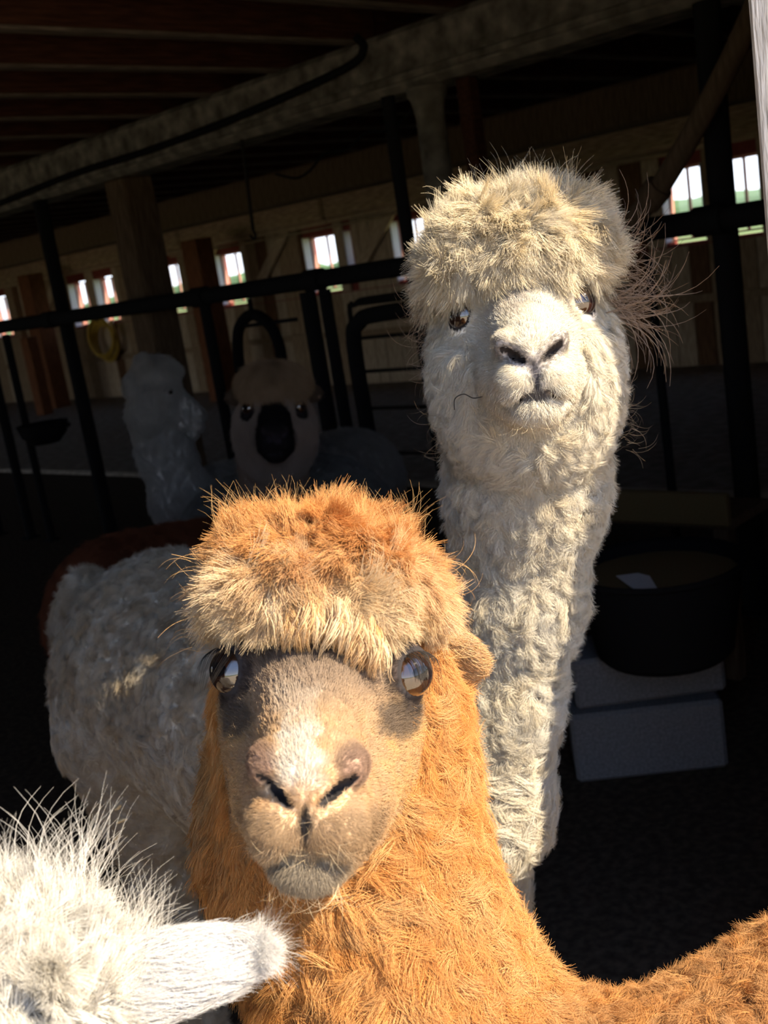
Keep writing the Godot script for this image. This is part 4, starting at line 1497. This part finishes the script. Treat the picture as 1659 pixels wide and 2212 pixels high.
func herd() -> void:
	M.eye = plain("eye", Color(0.022, 0.010, 0.006), 0.04)
	M.eye.metallic_specular = 0.6
	M.eye.clearcoat_enabled = true
	M.eye.clearcoat = 1.0
	M.eye.clearcoat_roughness = 0.02
	M.pupil = plain("pupil", Color(0.004, 0.004, 0.005), 0.05)
	M.pupil.metallic_specular = 0.6
	make_locks()

	# the fawn alpaca in front, body going off to the right
	var at := Vector3(-0.065, 1.111, -0.786)
	var hb := frame_to_eye(at, deg_to_rad(-11.5)) * rot(0, -4.0, 0)
	var body := [
		bar(Vector3(-0.058, 1.045, -0.872), 0.096, Vector3(-0.078, 0.944, -0.866), 0.100, 0.04),
		bar(Vector3(-0.078, 0.944, -0.866), 0.100, Vector3(-0.055, 0.812, -0.830), 0.098, 0.05),
		bar(Vector3(-0.055, 0.812, -0.830), 0.098, Vector3(0.02, 0.62, -0.72), 0.15, 0.06),
		bar(Vector3(0.05, 0.62, -0.675), 0.18, Vector3(0.36, 0.62, -0.755), 0.188, 0.07),
		bar(Vector3(0.36, 0.62, -0.755), 0.188, Vector3(0.70, 0.62, -0.69), 0.185, 0.07),
		bar(Vector3(0.84, 0.70, -0.66), 0.05, Vector3(0.92, 0.60, -0.64), 0.035, 0.05),
	]
	leg(body, Vector3(0.06, 0.48, -0.58), Vector3(0.05, 0.30, -0.57), Vector3(0.05, 0, -0.57))
	leg(body, Vector3(0.02, 0.48, -0.80), Vector3(-0.01, 0.30, -0.81), Vector3(-0.01, 0, -0.81))
	leg(body, Vector3(0.72, 0.52, -0.59), Vector3(0.76, 0.30, -0.58), Vector3(0.73, 0, -0.58), 0.09)
	leg(body, Vector3(0.68, 0.52, -0.79), Vector3(0.72, 0.30, -0.80), Vector3(0.69, 0, -0.80), 0.09)
	alpaca({
		"label": "orange-fawn alpaca in front with dark eyes and a pale blaze on its nose", "foot": Vector3(0.35, 0, -0.72), "head": Transform3D(hb, at), "seed": 11,
		"crown": Vector3(0.074, 0.041, 0.059), "crown_at": Vector3(0, 0.054, -0.034), "cheek": 0.0, "head_cell": 0.003, "body_cell": 0.014, "body": body,
		"head_coat": coat_fawn_head, "body_coat": coat_fawn_body, "head_fur": 300000.0 * FUR, "body_fur": 75000.0 * FUR, "back": 0.15, "ear_coat": coat_fawn_ear, "ear_fur": 300000.0 * FUR,
		"more": tufts([bar(Vector3(0, -0.03, -0.07), 0.075, Vector3(0, -0.10, -0.085), 0.085, 0.03)], Vector3(0, 0.054, -0.034), Vector3(0.074, 0.041, 0.059), 26, 5),
		"ears": [[Vector3(0.072, 0.028, -0.070), Vector3(0.125, 0.004, -0.075), Vector3(0.1, -0.6, 0.7)], [Vector3(-0.066, 0.040, -0.075), Vector3(-0.088, 0.065, -0.11), Vector3(-0.1, -0.6, 0.7)]],
		"extra": fawn_extra,
	})

	# the tall cream alpaca behind it, body going off to the left
	at = Vector3(0.190, 1.323, -1.274)
	hb = frame_to_eye(at, deg_to_rad(-2.0)) * rot(-14.0, 3.5, 0)
	body = [
		bar(Vector3(0.198, 1.270, -1.365), 0.080, Vector3(0.181, 1.103, -1.355), 0.088, 0.04),
		bar(Vector3(0.181, 1.103, -1.355), 0.086, Vector3(0.150, 0.954, -1.365), 0.074, 0.04),
		bar(Vector3(0.150, 0.954, -1.365), 0.074, Vector3(0.112, 0.816, -1.375), 0.066, 0.04),
		bar(Vector3(0.112, 0.816, -1.375), 0.066, Vector3(0.062, 0.666, -1.395), 0.090, 0.05),
		bar(Vector3(0.050, 0.670, -1.42), 0.095, Vector3(-0.05, 0.70, -1.53), 0.165, 0.06),
		bar(Vector3(-0.05, 0.70, -1.53), 0.165, Vector3(-0.24, 0.745, -1.72), 0.195, 0.06),
		bar(Vector3(-0.24, 0.745, -1.72), 0.195, Vector3(-0.40, 0.77, -1.86), 0.185, 0.06),
		bar(Vector3(-0.40, 0.77, -1.86), 0.175, Vector3(-0.475, 0.74, -1.90), 0.150, 0.06),
		egg(Vector3(-0.23, 0.66, -1.70), Vector3(0.17, 0.20, 0.27), Basis(UP, deg_to_rad(45.0)), 0.05),
		bar(Vector3(-0.56, 0.90, -1.97), 0.040, Vector3(-0.625, 0.82, -2.02), 0.030, 0.05),
	]
	leg(body, Vector3(-0.49, 0.66, -1.83), Vector3(-0.50, 0.42, -1.81), Vector3(-0.47, 0, -1.78), 0.125)
	leg(body, Vector3(-0.38, 0.62, -1.99), Vector3(-0.40, 0.40, -2.0), Vector3(-0.36, 0, -2.0), 0.12)
	leg(body, Vector3(-0.03, 0.55, -1.40), Vector3(-0.03, 0.32, -1.39), Vector3(-0.03, 0, -1.39), 0.08)
	leg(body, Vector3(0.06, 0.55, -1.58), Vector3(0.07, 0.32, -1.58), Vector3(0.07, 0, -1.58), 0.08)
	alpaca({
		"label": "tall cream-white alpaca with a shaggy topknot, standing behind the fawn one", "foot": Vector3(-0.2, 0, -1.65), "head": Transform3D(hb, at), "seed": 23,
		"crown": Vector3(0.083, 0.052, 0.066), "crown_at": Vector3(0, 0.062, -0.032), "cheek": 1.0, "head_cell": 0.004, "body_cell": 0.016, "body": body,
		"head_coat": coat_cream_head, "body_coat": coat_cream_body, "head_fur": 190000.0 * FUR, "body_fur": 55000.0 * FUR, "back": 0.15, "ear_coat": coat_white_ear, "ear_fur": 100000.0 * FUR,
		"more": tufts([bar(Vector3(0, -0.03, -0.07), 0.085, Vector3(0, -0.11, -0.075), 0.090, 0.03)], Vector3(0, 0.062, -0.032), Vector3(0.083, 0.052, 0.066), 24, 8),
		"ears": [[Vector3(0.060, 0.045, -0.085), Vector3(0.082, 0.062, -0.135), Vector3(0.3, -0.3, 0.7)], [Vector3(-0.060, 0.045, -0.085), Vector3(-0.082, 0.062, -0.135), Vector3(-0.3, -0.3, 0.7)]],
		"extra": cream_extra,
	})

	# the white one in the lower left corner, seen from behind its head
	at = Vector3(-0.305, 0.940, -0.590)
	hb = frame_to_eye(at, deg_to_rad(-9.0)) * rot(12.0, 172.0, 0)
	body = [
		bar(Vector3(-0.305, 0.92, -0.52), 0.075, Vector3(-0.33, 0.82, -0.42), 0.09, 0.04),
		bar(Vector3(-0.33, 0.82, -0.42), 0.09, Vector3(-0.48, 0.66, -0.22), 0.15, 0.06),
		bar(Vector3(-0.48, 0.64, -0.22), 0.17, Vector3(-0.85, 0.64, 0.32), 0.18, 0.06),
		bar(Vector3(-0.95, 0.72, 0.48), 0.045, Vector3(-1.0, 0.62, 0.55), 0.03, 0.05),
	]
	leg(body, Vector3(-0.42, 0.5, -0.16), Vector3(-0.40, 0.3, -0.15), Vector3(-0.40, 0, -0.15))
	leg(body, Vector3(-0.58, 0.5, -0.28), Vector3(-0.60, 0.3, -0.28), Vector3(-0.60, 0, -0.28))
	leg(body, Vector3(-0.76, 0.5, 0.36), Vector3(-0.76, 0.3, 0.38), Vector3(-0.74, 0, 0.36))
	leg(body, Vector3(-0.95, 0.5, 0.26), Vector3(-0.97, 0.3, 0.28), Vector3(-0.95, 0, 0.26))
	alpaca({
		"label": "bright white alpaca in the lower left corner, only its head wool and ear showing", "foot": Vector3(-0.65, 0, 0.05), "head": Transform3D(hb, at), "seed": 37,
		"crown": Vector3(0.078, 0.055, 0.075), "crown_at": Vector3(0, 0.046, -0.02), "cheek": 0.8, "head_cell": 0.005, "body_cell": 0.02, "body": body,
		"head_coat": coat_white_head, "body_coat": coat_white_body, "head_fur": 160000.0 * FUR, "body_fur": 20000.0 * FUR, "back": 0.4, "ear_coat": coat_white_ear, "ear_fur": 300000.0 * FUR,
		"ears": [[Vector3(-0.062, 0.040, -0.02), Vector3(-0.180, 0.036, -0.04), Vector3(0.0, 0.3, 0.9)], [Vector3(0.070, 0.045, -0.02), Vector3(0.150, 0.09, -0.04), Vector3(0.0, 0.3, 0.9)]],
		"extra": white_extra,
	})

	# in the dark: one with a black face looking out
	at = Vector3(-0.241, 1.074, -2.899)
	hb = frame_to_eye(at, deg_to_rad(-8.0)) * rot(-4.0, 0, 0)
	body = [
		bar(Vector3(-0.255, 1.02, -2.99), 0.075, Vector3(-0.275, 0.93, -2.99), 0.078, 0.04),
		bar(Vector3(-0.275, 0.93, -2.99), 0.078, Vector3(-0.30, 0.76, -2.99), 0.09, 0.04),
		bar(Vector3(-0.30, 0.74, -3.0), 0.10, Vector3(-0.36, 0.63, -3.18), 0.21, 0.06),
		bar(Vector3(-0.40, 0.63, -3.20), 0.22, Vector3(-0.20, 0.62, -3.30), 0.24, 0.06),
	]
	for s: Array in [[-0.42, -3.05], [-0.20, -3.05], [-0.38, -3.42], [-0.12, -3.42]]:
		leg(body, Vector3(s[0], 0.5, s[1]), Vector3(s[0], 0.3, s[1]), Vector3(s[0], 0, s[1]), 0.09)
	alpaca({
		"label": "shaded grey alpaca with a black face and brown fringe, facing out of the barn", "foot": Vector3(-0.3, 0, -3.2), "head": Transform3D(hb, at), "seed": 51,
		"crown": Vector3(0.085, 0.052, 0.066), "crown_at": Vector3(0, 0.062, -0.028), "cheek": 0.95, "head_cell": 0.008, "body_cell": 0.028, "body": body,
		"head_coat": coat_masked_head, "body_coat": coat_grey_body, "head_fur": 60000.0 * FUR, "body_fur": 14000.0 * FUR, "back": 0.15, "ear_coat": coat_brown_ear, "ear_fur": 40000.0 * FUR,
		"more": [bar(Vector3(0, -0.03, -0.07), 0.08, Vector3(0, -0.11, -0.075), 0.085, 0.03)],
		"ears": [[Vector3(0.075, 0.04, -0.06), Vector3(0.13, 0.035, -0.07), Vector3(0.1, -0.6, 0.7)], [Vector3(-0.075, 0.04, -0.06), Vector3(-0.12, 0.03, -0.07), Vector3(-0.1, -0.6, 0.7)]],
		"extra": no_extra,
	})
	# a pale one in profile
	at = Vector3(-0.600, 1.115, -3.43)
	var fr := frame_to_eye(at, deg_to_rad(-8.0))
	hb = fr * rot(6.0, 90.0, 0)
	body = [
		bar(Vector3(-0.655, 1.06, -3.43), 0.075, Vector3(-0.64, 0.93, -3.42), 0.075, 0.04),
		bar(Vector3(-0.64, 0.93, -3.42), 0.075, Vector3(-0.62, 0.78, -3.44), 0.085, 0.04),
		bar(Vector3(-0.62, 0.76, -3.45), 0.09, Vector3(-0.55, 0.64, -3.62), 0.17, 0.06),
		bar(Vector3(-0.52, 0.64, -3.66), 0.18, Vector3(-0.10, 0.63, -4.05), 0.19, 0.06),
	]
	for s: Array in [[-0.62, -3.62], [-0.44, -3.78], [-0.10, -3.9], [0.0, -4.15]]:
		leg(body, Vector3(s[0], 0.5, s[1]), Vector3(s[0], 0.3, s[1]), Vector3(s[0], 0, s[1]))
	alpaca({
		"label": "shaded pale grey alpaca in profile, head turned to the right", "foot": Vector3(-0.4, 0, -3.75), "head": Transform3D(hb, at), "seed": 67,
		"crown": Vector3(0.078, 0.048, 0.066), "crown_at": Vector3(0, 0.052, -0.03), "cheek": 0.9, "head_cell": 0.009, "body_cell": 0.03, "body": body,
		"head_coat": coat_pale_head, "body_coat": coat_pale_body, "head_fur": 40000.0 * FUR, "body_fur": 10000.0 * FUR, "back": 0.15, "ear_coat": coat_pale_head, "ear_fur": 40000.0 * FUR,
		"ears": [[Vector3(0.06, 0.05, -0.065), Vector3(0.075, 0.10, -0.085), Vector3(0.3, -0.3, 0.7)], [Vector3(-0.06, 0.05, -0.065), Vector3(-0.075, 0.10, -0.085), Vector3(-0.3, -0.3, 0.7)]],
		"extra": no_extra,
	})
	# a rust-brown one, head down behind the others
	at = Vector3(0.20, 0.42, -2.67)
	hb = Basis(UP, deg_to_rad(60.0)) * rot(55.0, 0, 0)
	body = [
		bar(Vector3(0.13, 0.47, -2.73), 0.07, Vector3(0.00, 0.64, -2.73), 0.085, 0.04),
		bar(Vector3(0.00, 0.64, -2.73), 0.085, Vector3(-0.18, 0.68, -2.67), 0.15, 0.06),
		bar(Vector3(-0.18, 0.68, -2.67), 0.17, Vector3(-0.62, 0.69, -2.49), 0.19, 0.06),
	]
	for s: Array in [[-0.18, -2.57], [-0.14, -2.77], [-0.66, -2.41], [-0.60, -2.61]]:
		leg(body, Vector3(s[0], 0.52, s[1]), Vector3(s[0], 0.3, s[1]), Vector3(s[0], 0, s[1]))
	alpaca({
		"label": "dark rust-brown alpaca, only its back showing above the cream one's rump", "foot": Vector3(-0.4, 0, -2.57), "head": Transform3D(hb, at), "seed": 79,
		"crown": Vector3(0.075, 0.045, 0.066), "crown_at": Vector3(0, 0.052, -0.03), "cheek": 0.8, "head_cell": 0.01, "body_cell": 0.03, "body": body,
		"head_coat": coat_rust_head, "body_coat": coat_rust_body, "head_fur": 20000.0 * FUR, "body_fur": 12000.0 * FUR, "back": 0.15, "ear_coat": coat_fawn_ear, "ear_fur": 20000.0 * FUR,
		"extra": no_extra,
	})
const FUR := 1.0

func _ready() -> void:
	look()
	materials()
	barn()
	herd()
